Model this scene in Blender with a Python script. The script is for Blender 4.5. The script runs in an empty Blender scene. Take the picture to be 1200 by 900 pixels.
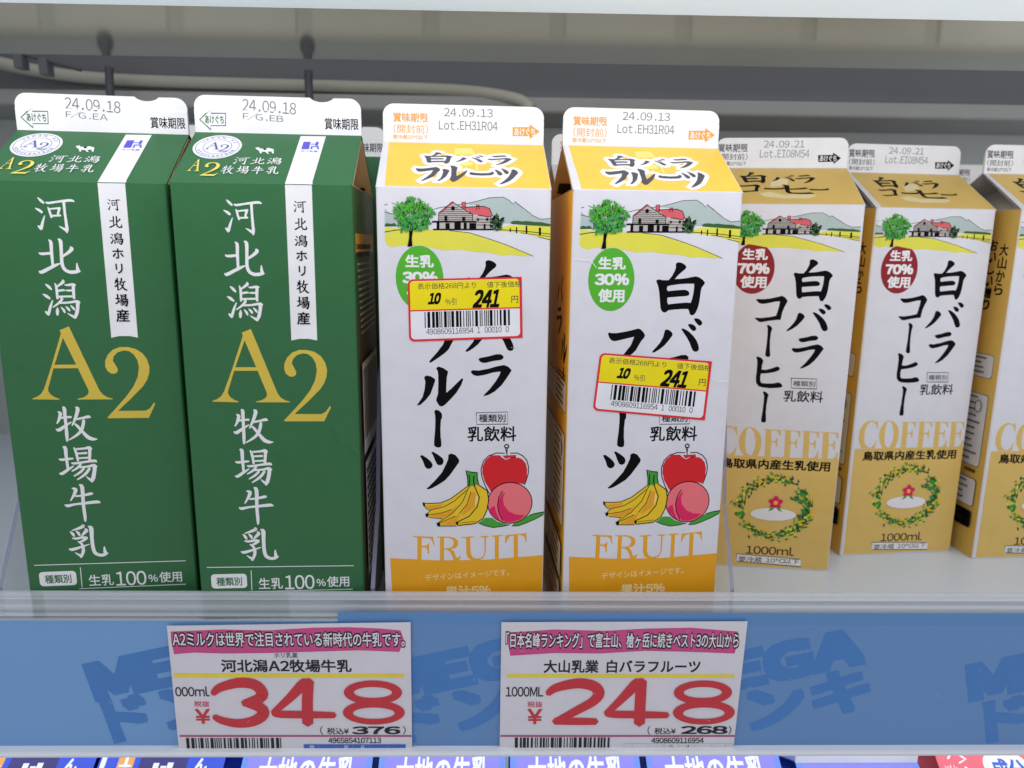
import bpy, bmesh, math, random
from mathutils import Vector, Matrix, Euler
from mathutils.geometry import tessellate_polygon
S=bpy.context.scene; COL=S.collection
# ---------- camera, world, lamps, exposure ----------
cd=bpy.data.cameras.new('camera'); cam=bpy.data.objects.new('camera',cd); COL.objects.link(cam); S.camera=cam
cam.location=(.036243,-.289911,.177007); cam.rotation_euler=Euler((1.379177,-.011641,-.017769),'XYZ')
cd.sensor_width=36; cd.lens=36*835.99/1200; cd.clip_start=.01; cd.clip_end=30
cd.dof.use_dof=True; cd.dof.focus_distance=.315; cd.dof.aperture_fstop=10
W=bpy.data.worlds.new('World'); S.world=W; W.use_nodes=True
bg=W.node_tree.nodes['Background']; bg.inputs[0].default_value=(.93,.95,1,1); bg.inputs[1].default_value=.47
def area(name,loc,rot,sx,sy,e,col):
    l=bpy.data.lights.new(name,'AREA'); l.shape='RECTANGLE'; l.size=sx; l.size_y=sy; l.energy=e; l.color=col
    o=bpy.data.objects.new(name,l); COL.objects.link(o); o.location=loc; o.rotation_euler=[math.radians(a) for a in rot]; return o
area('ceiling_lamp',(.1,-1.6,1.2),(55,0,0),2.6,1.0,2.5,(.98,.97,1))
area('cabinet_lamp',(.08,-.058,.2790),(52,0,0),1.5,.045,.95,(.97,.98,1))
area('lower_shelf_lamp',(.08,.016,-.0235),(-10,0,0),1.3,.02,.36,(.86,.92,1))
S.view_settings.view_transform='Standard'; S.view_settings.look='None'; S.view_settings.exposure=.24; S.view_settings.gamma=1; S.view_settings.use_curve_mapping=False
# ---------- materials ----------
def lin(h): 
    r=[int(h[i:i+2],16)/255 for i in(0,2,4)]
    return tuple(c/12.92 if c<=.04045 else ((c+.055)/1.055)**2.4 for c in r)+(1,)
HEX=dict(ink='0c0b0e',ink2='3a3228',ink3='4b4a4e',white='f2f1f5',white2='dcdce2',slate='4a4856',mount='b4c3c1',field='e6e04e',hedge='335f30',wood='bdb6b2',pink='dc5f68',lime='54b62c',maroon='94121f',
 red='dc0f1e',peach='f2757d',magenta='e3135f',banana='f0c81e',amber='eda51f',bhi='f6dd9a',leaf='3fa032',gold='f0a913',cream='fbe9b0',tan='e4c06c',tanpale='f0dfae',yellow='fbcd50',pale='fbe580',violet='5a55a8',violet2='5a50d8',gold2='f0dc6a',a2='dcc04a',
 green='2f6c40',dots='76747c',dots2='84848c',orange='f2a63c',carton_white='e2e1ea',fruit_side='ffc440',coffee_side='dfb75c',cream_board='f0dab4',peach_board='f4c98c',grey_board='cfc8c0',crimson='d20a1e',rose='d43f88',sun='f5dd1a',plum='a8326e',royal='2a62c8',roy2='6d97e0',grid='b5b5bd',paper='e4e0e8',
 stickred='e8232d',stickyel='f8e400',stickwhite='f0f0f8',navy='3a7ec8',strip='6a9ad4',dkgreen='124a2a',photo='62604c',
 lowblue='1a45c8',lowlight='6688e2',lowpurple='8a80da',wear_green='2f7d52',wear_white='fbfbff',wear_grey='c8c6d0',lowdark='2a1c68',lowred='ea6670',crimson2='b01020',flagblue='2a62b8',flagred='c83050',teal='2f9a58')
MAT={}
def nn(m): m.use_nodes=True; return m.node_tree.nodes,m.node_tree.links
def M(k,rough=.38,bump=.15,spec=.40,var=.05):
    """printed board: fine fibre, a slow waviness and a slight colour drift in object space"""
    if k in MAT: return MAT[k]
    m=bpy.data.materials.new(k); N,L=nn(m); b=N['Principled BSDF']; c=lin(HEX[k])
    tc=N.new('ShaderNodeTexCoord'); n=N.new('ShaderNodeTexNoise'); n.inputs['Scale'].default_value=90; n.inputs['Detail'].default_value=5; L.new(tc.outputs['Object'],n.inputs['Vector'])
    mx=N.new('ShaderNodeMix'); mx.data_type='RGBA'; mx.inputs[6].default_value=tuple(x*(1-var*2) for x in c[:3])+(1,); mx.inputs[7].default_value=tuple(min(1,x*(1+var)) for x in c[:3])+(1,)
    L.new(n.outputs[0],mx.inputs[0]); L.new(mx.outputs[2],b.inputs['Base Color'])
    n2=N.new('ShaderNodeTexNoise'); n2.inputs['Scale'].default_value=26; n2.inputs['Detail'].default_value=2; L.new(tc.outputs['Object'],n2.inputs['Vector'])
    n3=N.new('ShaderNodeTexNoise'); n3.inputs['Scale'].default_value=1500; n3.inputs['Detail'].default_value=2; L.new(tc.outputs['Object'],n3.inputs['Vector'])
    b2=N.new('ShaderNodeBump'); b2.inputs['Strength'].default_value=bump*2.2; b2.inputs['Distance'].default_value=.004; L.new(n2.outputs[0],b2.inputs['Height'])
    b3=N.new('ShaderNodeBump'); b3.inputs['Strength'].default_value=bump; b3.inputs['Distance'].default_value=.0003; L.new(n3.outputs[0],b3.inputs['Height']); L.new(b2.outputs[0],b3.inputs['Normal']); L.new(b3.outputs[0],b.inputs['Normal'])
    rr=N.new('ShaderNodeMapRange'); rr.inputs['To Min'].default_value=rough-.1; rr.inputs['To Max'].default_value=rough+.12; L.new(n2.outputs[0],rr.inputs['Value']); L.new(rr.outputs[0],b.inputs['Roughness']); b.inputs['Specular IOR Level'].default_value=.08 if k.startswith('ink') else spec
    MAT[k]=m; return m
def plain(k,col,rough=.4,metal=0,spec=.5,alpha=0,var=.06,scale=30):
    """paint, plastic or metal; alpha = share that lets light straight through (clear acrylic, film)"""
    m=bpy.data.materials.new(k); N,L=nn(m); b=N['Principled BSDF']; c=lin(col)
    tc=N.new('ShaderNodeTexCoord'); n=N.new('ShaderNodeTexNoise'); n.inputs['Scale'].default_value=scale; n.inputs['Detail'].default_value=4; L.new(tc.outputs['Object'],n.inputs['Vector'])
    mx=N.new('ShaderNodeMix'); mx.data_type='RGBA'; mx.inputs[6].default_value=tuple(x*(1-var) for x in c[:3])+(1,); mx.inputs[7].default_value=tuple(min(1,x*(1+var)) for x in c[:3])+(1,)
    L.new(n.outputs[0],mx.inputs[0]); L.new(mx.outputs[2],b.inputs['Base Color'])
    b.inputs['Roughness'].default_value=rough; b.inputs['Metallic'].default_value=metal; b.inputs['Specular IOR Level'].default_value=spec
    if alpha:
        t=N.new('ShaderNodeBsdfTransparent'); x=N.new('ShaderNodeMixShader'); o=N['Material Output']
        x.inputs[0].default_value=alpha; L.new(b.outputs[0],x.inputs[1]); L.new(t.outputs[0],x.inputs[2]); L.new(x.outputs[0],o.inputs['Surface'])
    MAT[k]=m; return m
# ---------- scene helpers ----------
def tag(o,label=None,cat=None,group=None,kind=None):
    for k,v in(('label',label),('category',cat),('group',group),('kind',kind)):
        if v: o[k]=v
    return o
def empty(name,loc,rz,label,cat,group=None):
    o=bpy.data.objects.new(name,None); COL.objects.link(o); o.empty_display_size=.02; o.location=loc; o.rotation_euler=(0,0,rz); return tag(o,label,cat,group)
def mesh(name,verts,faces,mats,idx=None,parent=None,smooth=False):
    me=bpy.data.meshes.new(name); me.from_pydata([tuple(v) for v in verts],[],faces); 
    for m in mats: me.materials.append(m)
    if idx: me.polygons.foreach_set('material_index',idx)
    if smooth: me.polygons.foreach_set('use_smooth',[True]*len(me.polygons))
    me.update(); o=bpy.data.objects.new(name,me); COL.objects.link(o)
    if parent: o.parent=parent
    return o
class MB:
    """gathers boxes, bars and tubes into one mesh"""
    def __init__(s): s.v=[];s.f=[];s.i=[]
    def add(s,v,f,i=0):
        n=len(s.v); s.v+=[tuple(x) for x in v]; s.f+=[tuple(n+k for k in q) for q in f]; s.i+=[i]*len(f)
    def box(s,x0,x1,y0,y1,z0,z1,i=0,bev=0):
        if bev<=0:
            s.add([(x,y,z) for x in(x0,x1) for y in(y0,y1) for z in(z0,z1)],[(0,1,3,2),(4,6,7,5),(0,4,5,1),(2,3,7,6),(0,2,6,4),(1,5,7,3)],i); return
        bm=bmesh.new(); bmesh.ops.create_cube(bm,size=1)
        for q in bm.verts: q.co=((x0+x1)/2+q.co.x*(x1-x0),(y0+y1)/2+q.co.y*(y1-y0),(z0+z1)/2+q.co.z*(z1-z0))
        bmesh.ops.bevel(bm,geom=bm.edges[:],offset=bev,segments=3,profile=.6,affect='EDGES')
        bm.verts.index_update(); s.add([q.co for q in bm.verts],[[q.index for q in f.verts] for f in bm.faces],i); bm.free()
    def tube(s,pts,r,i=0,n=10,caps=True):
        P=[Vector(p) for p in pts]; rings=[]
        for k,p in enumerate(P):
            d=(P[min(k+1,len(P)-1)]-P[max(k-1,0)]).normalized(); a=d.orthogonal().normalized() if k==0 else (ref-d*ref.dot(d)).normalized(); ref=a; b=d.cross(a)
            rr=r[k] if isinstance(r,(list,tuple)) else r
            rings.append([p+(a*math.cos(t)+b*math.sin(t))*rr for t in[2*math.pi*j/n for j in range(n)]])
        f=[(k*n+j,k*n+(j+1)%n,(k+1)*n+(j+1)%n,(k+1)*n+j) for k in range(len(P)-1) for j in range(n)]
        if caps: f+=[tuple(range(n))[::-1],tuple((len(P)-1)*n+j for j in range(n))]
        s.add([q for g in rings for q in g],f,i)
    def prism(s,prof,x0,x1,i=0):
        """(y,z) outline drawn out along x"""
        n=len(prof); v=[(x0,)+p for p in prof]+[(x1,)+p for p in prof]
        f=[(k,(k+1)%n,n+(k+1)%n,n+k) for k in range(n)]; tri=tessellate_polygon([[Vector((p[0],p[1],0)) for p in prof]])
        f+=[tuple(t) for t in tri]+[tuple(n+k for k in t) for t in tri]; s.add(v,f,i)
    def build(s,name,mats,parent=None,smooth=False):
        o=mesh(name,s.v,s.f,mats,s.i,parent)
        bm=bmesh.new(); bm.from_mesh(o.data); bmesh.ops.recalc_face_normals(bm,faces=bm.faces[:]); bm.to_mesh(o.data); bm.free()
        if smooth:
            o.data.polygons.foreach_set('use_smooth',[True]*len(o.data.polygons)); o.data.set_sharp_from_angle(angle=math.radians(38))
        return o
# ---------- print ----------
# traced print, in panel millimetres: G = brush and pen glyphs in a unit box, D = the print of each panel
G={'白':('H',[[(0.393,0.99),(0.439,1),(0.501,0.987),(0.565,0.956),(0.599,0.912),(0.578,0.872),(0.512,0.822),(0.445,0.764),(0.372,0.686),(0.488,0.69),(0.612,0.705),(0.72,0.726),(0.804,0.739),(0.876,0.721),(0.949,0.676),(1,0.622),(0.979,0.584),(0.943,0.541),(0.924,0.476),(0.916,0.361),(0.905,0.246),(0.883,0.145),(0.849,0.066),(0.813,0.015),(0.767,0),(0.726,0.021),(0.707,0.072),(0.683,0.123),(0.57,0.122),(0.399,0.111),(0.274,0.096),(0.237,0.063),(0.191,0.051),(0.142,0.077),(0.113,0.134),(0.092,0.271),(0.068,0.442),(0.038,0.556),(0,0.634),(0.001,0.662),(0.047,0.677),(0.133,0.663),(0.249,0.664),(0.315,0.742),(0.363,0.835),(0.383,0.898),(0.376,0.954)],[(0.232,0.55),(0.309,0.569),(0.463,0.59),(0.619,0.6),(0.775,0.601),(0.779,0.533),(0.771,0.418),(0.754,0.318),(0.728,0.238),(0.641,0.245),(0.485,0.233),(0.33,0.217),(0.265,0.207),(0.243,0.257),(0.242,0.336),(0.322,0.344),(0.509,0.359),(0.634,0.367),(0.687,0.389),(0.689,0.432),(0.658,0.467),(0.595,0.486),(0.47,0.48),(0.315,0.465),(0.245,0.457),(0.22,0.5)]]),
'バ':('P',[[(0.237,0.648),(0.274,0.675),(0.33,0.649),(0.387,0.583),(0.402,0.518),(0.376,0.452),(0.326,0.353),(0.245,0.21),(0.14,0.089),(0.042,0.005),(0,0),(0.005,0.044),(0.068,0.143),(0.149,0.287),(0.205,0.441),(0.224,0.561)],[(0.573,0.682),(0.601,0.704),(0.664,0.672),(0.746,0.596),(0.829,0.486),(0.897,0.365),(0.942,0.233),(0.963,0.111),(0.942,0.045),(0.888,0.023),(0.84,0.056),(0.804,0.144),(0.758,0.299),(0.689,0.453),(0.621,0.584)],[(0.702,0.814),(0.743,0.838),(0.807,0.815),(0.864,0.756),(0.882,0.695),(0.861,0.64),(0.823,0.624),(0.774,0.672),(0.732,0.742)],[(0.818,0.978),(0.861,1),(0.924,0.979),(0.982,0.914),(1,0.859),(0.979,0.798),(0.933,0.782),(0.892,0.837),(0.85,0.902)]]),
'フ':('P',[[(0,0.848),(0.025,0.886),(0.097,0.867),(0.239,0.868),(0.398,0.896),(0.575,0.934),(0.716,0.972),(0.804,1),(0.876,0.973),(0.951,0.897),(1,0.804),(0.976,0.738),(0.908,0.653),(0.842,0.531),(0.768,0.38),(0.814,0.463),(0.684,0.289),(0.506,0.15),(0.295,0),(0.257,0.035),(0.328,0.133),(0.475,0.307),(0.605,0.497),(0.578,0.427),(0.644,0.568),(0.707,0.766),(0.548,0.728),(0.406,0.69),(0.283,0.658),(0.177,0.639),(0.105,0.661),(0.04,0.736)]]),
'ラ':('P',[[(0.18,0.889),(0.231,0.912),(0.427,0.948),(0.608,0.997),(0.729,1),(0.796,0.948),(0.79,0.899),(0.73,0.861),(0.549,0.84),(0.368,0.796),(0.277,0.796),(0.21,0.831)],[(0,0.598),(0.036,0.621),(0.187,0.613),(0.429,0.656),(0.64,0.715),(0.807,0.744),(0.913,0.706),(1,0.618),(0.961,0.554),(0.871,0.421),(0.751,0.259),(0.584,0.112),(0.432,0.03),(0.31,0),(0.326,0.038),(0.462,0.171),(0.613,0.363),(0.703,0.509),(0.726,0.589),(0.551,0.569),(0.339,0.51),(0.157,0.48),(0.066,0.504),(0.006,0.554)]]),
'ル':('P',[[(0.171,0.747),(0.223,0.778),(0.314,0.754),(0.393,0.692),(0.4,0.649),(0.365,0.533),(0.298,0.317),(0.191,0.163),(0.071,0.039),(0,0.033),(0.046,0.102),(0.126,0.24),(0.173,0.44),(0.19,0.625),(0.17,0.702)],[(0.421,0.961),(0.473,1),(0.578,0.961),(0.669,0.884),(0.674,0.854),(0.65,0.746),(0.636,0.532),(0.635,0.347),(0.746,0.454),(0.878,0.608),(0.971,0.71),(1,0.691),(0.958,0.547),(0.851,0.346),(0.719,0.176),(0.599,0.037),(0.533,0),(0.48,0.022),(0.415,0.147),(0.423,0.209),(0.456,0.317),(0.465,0.563),(0.464,0.808),(0.454,0.884)]]),
'｜':('P',[[(0.101,0.979),(0.328,1),(0.667,0.973),(0.98,0.896),(1,0.8),(0.848,0.718),(0.787,0.498),(0.807,0.277),(0.891,0.139),(0.874,0.028),(0.632,0),(0.25,0.007),(0,0.057),(0.003,0.168),(0.115,0.416),(0.178,0.691),(0.158,0.856),(0.075,0.924)]]),
'ツ':('P',[[(0,0.894),(0.054,0.915),(0.173,0.837),(0.278,0.74),(0.323,0.657),(0.303,0.588),(0.236,0.547),(0.169,0.556),(0.117,0.617),(0.078,0.742)],[(0.288,0.979),(0.334,1),(0.466,0.917),(0.572,0.833),(0.606,0.751),(0.579,0.668),(0.504,0.635),(0.437,0.664),(0.385,0.766),(0.333,0.904)],[(0.725,0.914),(0.8,0.95),(0.907,0.907),(1,0.788),(1,0.719),(0.906,0.582),(0.771,0.389),(0.635,0.238),(0.446,0.114),(0.298,0.032),(0.19,0),(0.158,0.028),(0.218,0.075),(0.394,0.254),(0.556,0.447),(0.665,0.667),(0.719,0.805)]]),
'コ':('P',[[(0,0.829),(0.038,0.864),(0.232,0.859),(0.45,0.89),(0.665,0.949),(0.812,1),(0.917,0.936),(1,0.818),(0.981,0.743),(0.926,0.611),(0.866,0.402),(0.84,0.194),(0.83,0.105),(0.705,0.098),(0.458,0.059),(0.214,0),(0.127,0.03),(0.004,0.148),(0.043,0.17),(0.224,0.163),(0.471,0.199),(0.674,0.253),(0.711,0.417),(0.745,0.61),(0.761,0.787),(0.602,0.772),(0.386,0.712),(0.209,0.682),(0.109,0.712)]]),
'丨':('P',[[(0,0.976),(0.277,1),(0.756,0.951),(0.958,0.877),(0.785,0.767),(0.749,0.545),(0.808,0.298),(1,0.05),(0.769,0),(0.388,0.013),(0.137,0.05),(0.14,0.149),(0.218,0.397),(0.244,0.693),(0.179,0.89)]]),
'ヒ':('P',[[(0,0.983),(0.058,1),(0.17,0.969),(0.258,0.893),(0.256,0.843),(0.233,0.742),(0.224,0.59),(0.378,0.584),(0.586,0.638),(0.746,0.701),(0.826,0.682),(0.865,0.624),(0.826,0.573),(0.665,0.516),(0.425,0.474),(0.212,0.457),(0.199,0.335),(0.217,0.208),(0.27,0.156),(0.471,0.149),(0.686,0.158),(0.85,0.197),(0.95,0.156),(1,0.086),(0.967,0.035),(0.8,0.011),(0.555,0),(0.305,0.015),(0.161,0.055),(0.07,0.158),(0.048,0.311),(0.056,0.54),(0.061,0.768),(0.043,0.894)]]),
'亅':('P',[[(0,0.98),(0.267,1),(0.717,0.953),(1,0.89),(0.888,0.802),(0.784,0.599),(0.769,0.344),(0.924,0.062),(0.775,0.012),(0.432,0),(0.122,0.039),(0.128,0.141),(0.24,0.397),(0.295,0.701),(0.249,0.879)]]),
'ー':('P',[[(0,0.35),(0.06,0.75),(0.2,0.6),(0.5,0.5),(0.8,0.6),(0.92,0.9),(1,0.75),(0.97,0.35),(0.85,0.1),(0.5,0),(0.2,0.05),(0.05,0.15)]]),
'河':('S',[[(0.088,1,0.021),(0.15,0.928,0.065),(0.228,0.847,0.054)],[(0,0.697,0.024),(0.09,0.641,0.068),(0.16,0.577,0.06)],[(0.218,0.487,0.021),(0.153,0.305,0.06),(0.089,0.107,0.084)],[(0.018,0.188,0.03),(0.054,0.147,0.066),(0.095,0.082,0.06)],[(0.282,0.878,0.03),(0.34,0.85,0.057),(0.596,0.895,0.054),(0.897,0.938,0.069),(1,0.91,0.039)],[(0.321,0.732,0.027),(0.35,0.621,0.057),(0.389,0.432,0.051)],[(0.352,0.678,0.042),(0.51,0.697,0.045),(0.631,0.708,0.06)],[(0.608,0.698,0.068),(0.575,0.592,0.06),(0.553,0.509,0.051)],[(0.402,0.482,0.045),(0.62,0.497,0.051)],[(0.737,0.889,0.069),(0.737,0.594,0.066),(0.746,0.265,0.073),(0.75,0.116,0.084),(0.739,0,0.045)],[(0.754,0.041,0.075),(0.66,0.115,0.061),(0.558,0.183,0.021)]]),
'北':('S',[[(0.309,0.97,0.023),(0.363,0.903,0.079),(0.355,0.615,0.077),(0.351,0.189,0.063)],[(0.048,0.59,0.02),(0.103,0.552,0.066),(0.325,0.572,0.066)],[(0,0.031,0.023),(0.06,0,0.084),(0.259,0.118,0.081),(0.406,0.206,0.072),(0.531,0.267,0.032)],[(0.543,1,0.032),(0.599,0.931,0.086),(0.591,0.618,0.08),(0.58,0.26,0.081),(0.629,0.089,0.084),(0.74,0.012,0.084),(0.884,0.014,0.086),(1,0.04,0.043)],[(0.939,0.28,0.026),(0.941,0.16,0.064),(0.95,0.04,0.096)],[(0.819,0.765,0.037),(0.852,0.709,0.089),(0.754,0.594,0.074),(0.613,0.482,0.055)]]),
'潟':('S',[[(0.102,0.893,0.023),(0.179,0.831,0.082),(0.255,0.753,0.05)],[(0,0.633,0.023),(0.097,0.579,0.089),(0.187,0.509,0.05)],[(0.255,0.471,0.03),(0.176,0.304,0.073),(0.097,0.109,0.083)],[(0.017,0.181,0.033),(0.058,0.139,0.077),(0.104,0.087,0.067)],[(0.363,0.913,0.026),(0.397,0.81,0.072),(0.394,0.514,0.069)],[(0.589,1,0.049),(0.597,0.951,0.086),(0.508,0.884,0.066),(0.423,0.832,0.043)],[(0.432,0.718,0.06),(0.58,0.737,0.059),(0.619,0.719,0.03)],[(0.629,0.874,0.03),(0.718,0.868,0.063),(0.85,0.887,0.072),(0.927,0.87,0.056)],[(0.873,0.872,0.092),(0.857,0.694,0.085),(0.856,0.516,0.066)],[(0.641,0.734,0.03),(0.709,0.726,0.056),(0.856,0.731,0.056)],[(0.422,0.566,0.056),(0.847,0.576,0.06)],[(0.484,0.532,0.056),(0.519,0.502,0.069),(0.411,0.395,0.066),(0.243,0.286,0.034)],[(0.443,0.402,0.06),(0.689,0.411,0.063),(0.92,0.445,0.076),(1,0.41,0.06)],[(0.944,0.427,0.109),(0.927,0.277,0.096),(0.885,0.128,0.1),(0.819,0,0.067)],[(0.837,0.022,0.09),(0.749,0.059,0.067),(0.63,0.13,0.023)],[(0.366,0.275,0.03),(0.356,0.186,0.093),(0.344,0.081,0.06)],[(0.466,0.294,0.023),(0.53,0.216,0.073),(0.561,0.145,0.047)],[(0.598,0.312,0.023),(0.662,0.247,0.077),(0.7,0.19,0.043)],[(0.734,0.339,0.023),(0.796,0.277,0.069),(0.836,0.217,0.043)]]),
'牧':('S',[[(0.103,0.866,0.042),(0.152,0.82,0.084),(0.132,0.73,0.078),(0.095,0.621,0.061),(0.042,0.526,0.036)],[(0.146,0.685,0.055),(0.296,0.707,0.055),(0.406,0.71,0.059)],[(0.226,1,0.049),(0.262,0.955,0.091),(0.258,0.729,0.081),(0.259,0.457,0.075),(0.252,0.184,0.085),(0.246,0,0.055)],[(0,0.362,0.023),(0.071,0.331,0.088),(0.235,0.448,0.071),(0.399,0.562,0.029)],[(0.548,0.99,0.049),(0.592,0.935,0.094),(0.516,0.691,0.075),(0.41,0.459,0.035)],[(0.529,0.641,0.055),(0.705,0.681,0.059),(0.834,0.711,0.081),(0.887,0.685,0.03)],[(0.71,0.617,0.071),(0.688,0.49,0.081),(0.623,0.308,0.076),(0.489,0.163,0.065),(0.3,0.036,0.033)],[(0.475,0.51,0.045),(0.535,0.446,0.069),(0.638,0.29,0.075),(0.772,0.106,0.101),(0.897,0.045,0.082),(1,0.045,0.02)]]),
'場':('S',[[(0.17,1,0.051),(0.222,0.957,0.096),(0.221,0.743,0.086),(0.232,0.372,0.066)],[(0.028,0.662,0.034),(0.09,0.641,0.069),(0.274,0.659,0.065),(0.391,0.669,0.048)],[(0,0.262,0.038),(0.066,0.252,0.08),(0.222,0.355,0.076),(0.388,0.461,0.031)],[(0.445,0.972,0.038),(0.492,0.826,0.072),(0.516,0.602,0.059)],[(0.506,0.929,0.055),(0.724,0.944,0.062),(0.841,0.964,0.086),(0.905,0.922,0.045)],[(0.856,0.934,0.089),(0.839,0.771,0.08),(0.822,0.613,0.069)],[(0.532,0.805,0.048),(0.766,0.815,0.065)],[(0.525,0.674,0.048),(0.826,0.685,0.055)],[(0.338,0.549,0.031),(0.416,0.53,0.066),(0.686,0.565,0.062),(0.938,0.594,0.079),(1,0.562,0.045)],[(0.582,0.515,0.059),(0.493,0.412,0.065),(0.328,0.315,0.038)],[(0.543,0.421,0.059),(0.762,0.435,0.062),(0.914,0.468,0.08),(0.988,0.421,0.059)],[(0.938,0.433,0.104),(0.912,0.269,0.101),(0.861,0.095,0.104),(0.814,0,0.059)],[(0.832,0.034,0.084),(0.759,0.087,0.062),(0.688,0.156,0.021)],[(0.65,0.384,0.062),(0.535,0.273,0.066),(0.37,0.174,0.035)],[(0.801,0.383,0.069),(0.666,0.22,0.076),(0.448,0.072,0.035)]]),
'牛':('S',[[(0.253,0.909,0.041),(0.346,0.878,0.104),(0.306,0.762,0.089),(0.177,0.576,0.037)],[(0.329,0.695,0.056),(0.518,0.706,0.064),(0.772,0.751,0.086),(0.816,0.735,0.037)],[(0,0.471,0.026),(0.078,0.437,0.09),(0.287,0.473,0.067),(0.522,0.491,0.078),(0.902,0.523,0.097),(1,0.501,0.041)],[(0.468,1,0.044),(0.54,0.926,0.111),(0.522,0.491,0.094),(0.531,0.153,0.094),(0.527,0,0.057)]]),
'乳':('S',[[(0.403,1,0.045),(0.429,0.961,0.083),(0.306,0.897,0.076),(0.129,0.839,0.028)],[(0.078,0.811,0.031),(0.14,0.73,0.08),(0.173,0.649,0.038)],[(0.232,0.819,0.031),(0.29,0.746,0.08),(0.314,0.666,0.038)],[(0.468,0.876,0.045),(0.502,0.827,0.094),(0.431,0.743,0.076),(0.351,0.646,0.028)],[(0.112,0.607,0.031),(0.207,0.586,0.065),(0.391,0.615,0.066),(0.498,0.599,0.07)],[(0.49,0.599,0.08),(0.386,0.516,0.07),(0.266,0.464,0.035)],[(0.248,0.495,0.031),(0.331,0.43,0.063),(0.367,0.324,0.08),(0.359,0.172,0.087),(0.283,0,0.06)],[(0.31,0.028,0.08),(0.229,0.088,0.059),(0.146,0.153,0.021)],[(0,0.282,0.028),(0.072,0.251,0.083),(0.275,0.307,0.067),(0.546,0.401,0.024)],[(0.558,0.946,0.035),(0.63,0.891,0.111),(0.623,0.606,0.097),(0.626,0.319,0.098),(0.666,0.126,0.098),(0.796,0.047,0.087),(0.914,0.063,0.088),(1,0.109,0.039)],[(0.922,0.307,0.035),(0.928,0.178,0.08),(0.94,0.082,0.105)]])}
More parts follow.
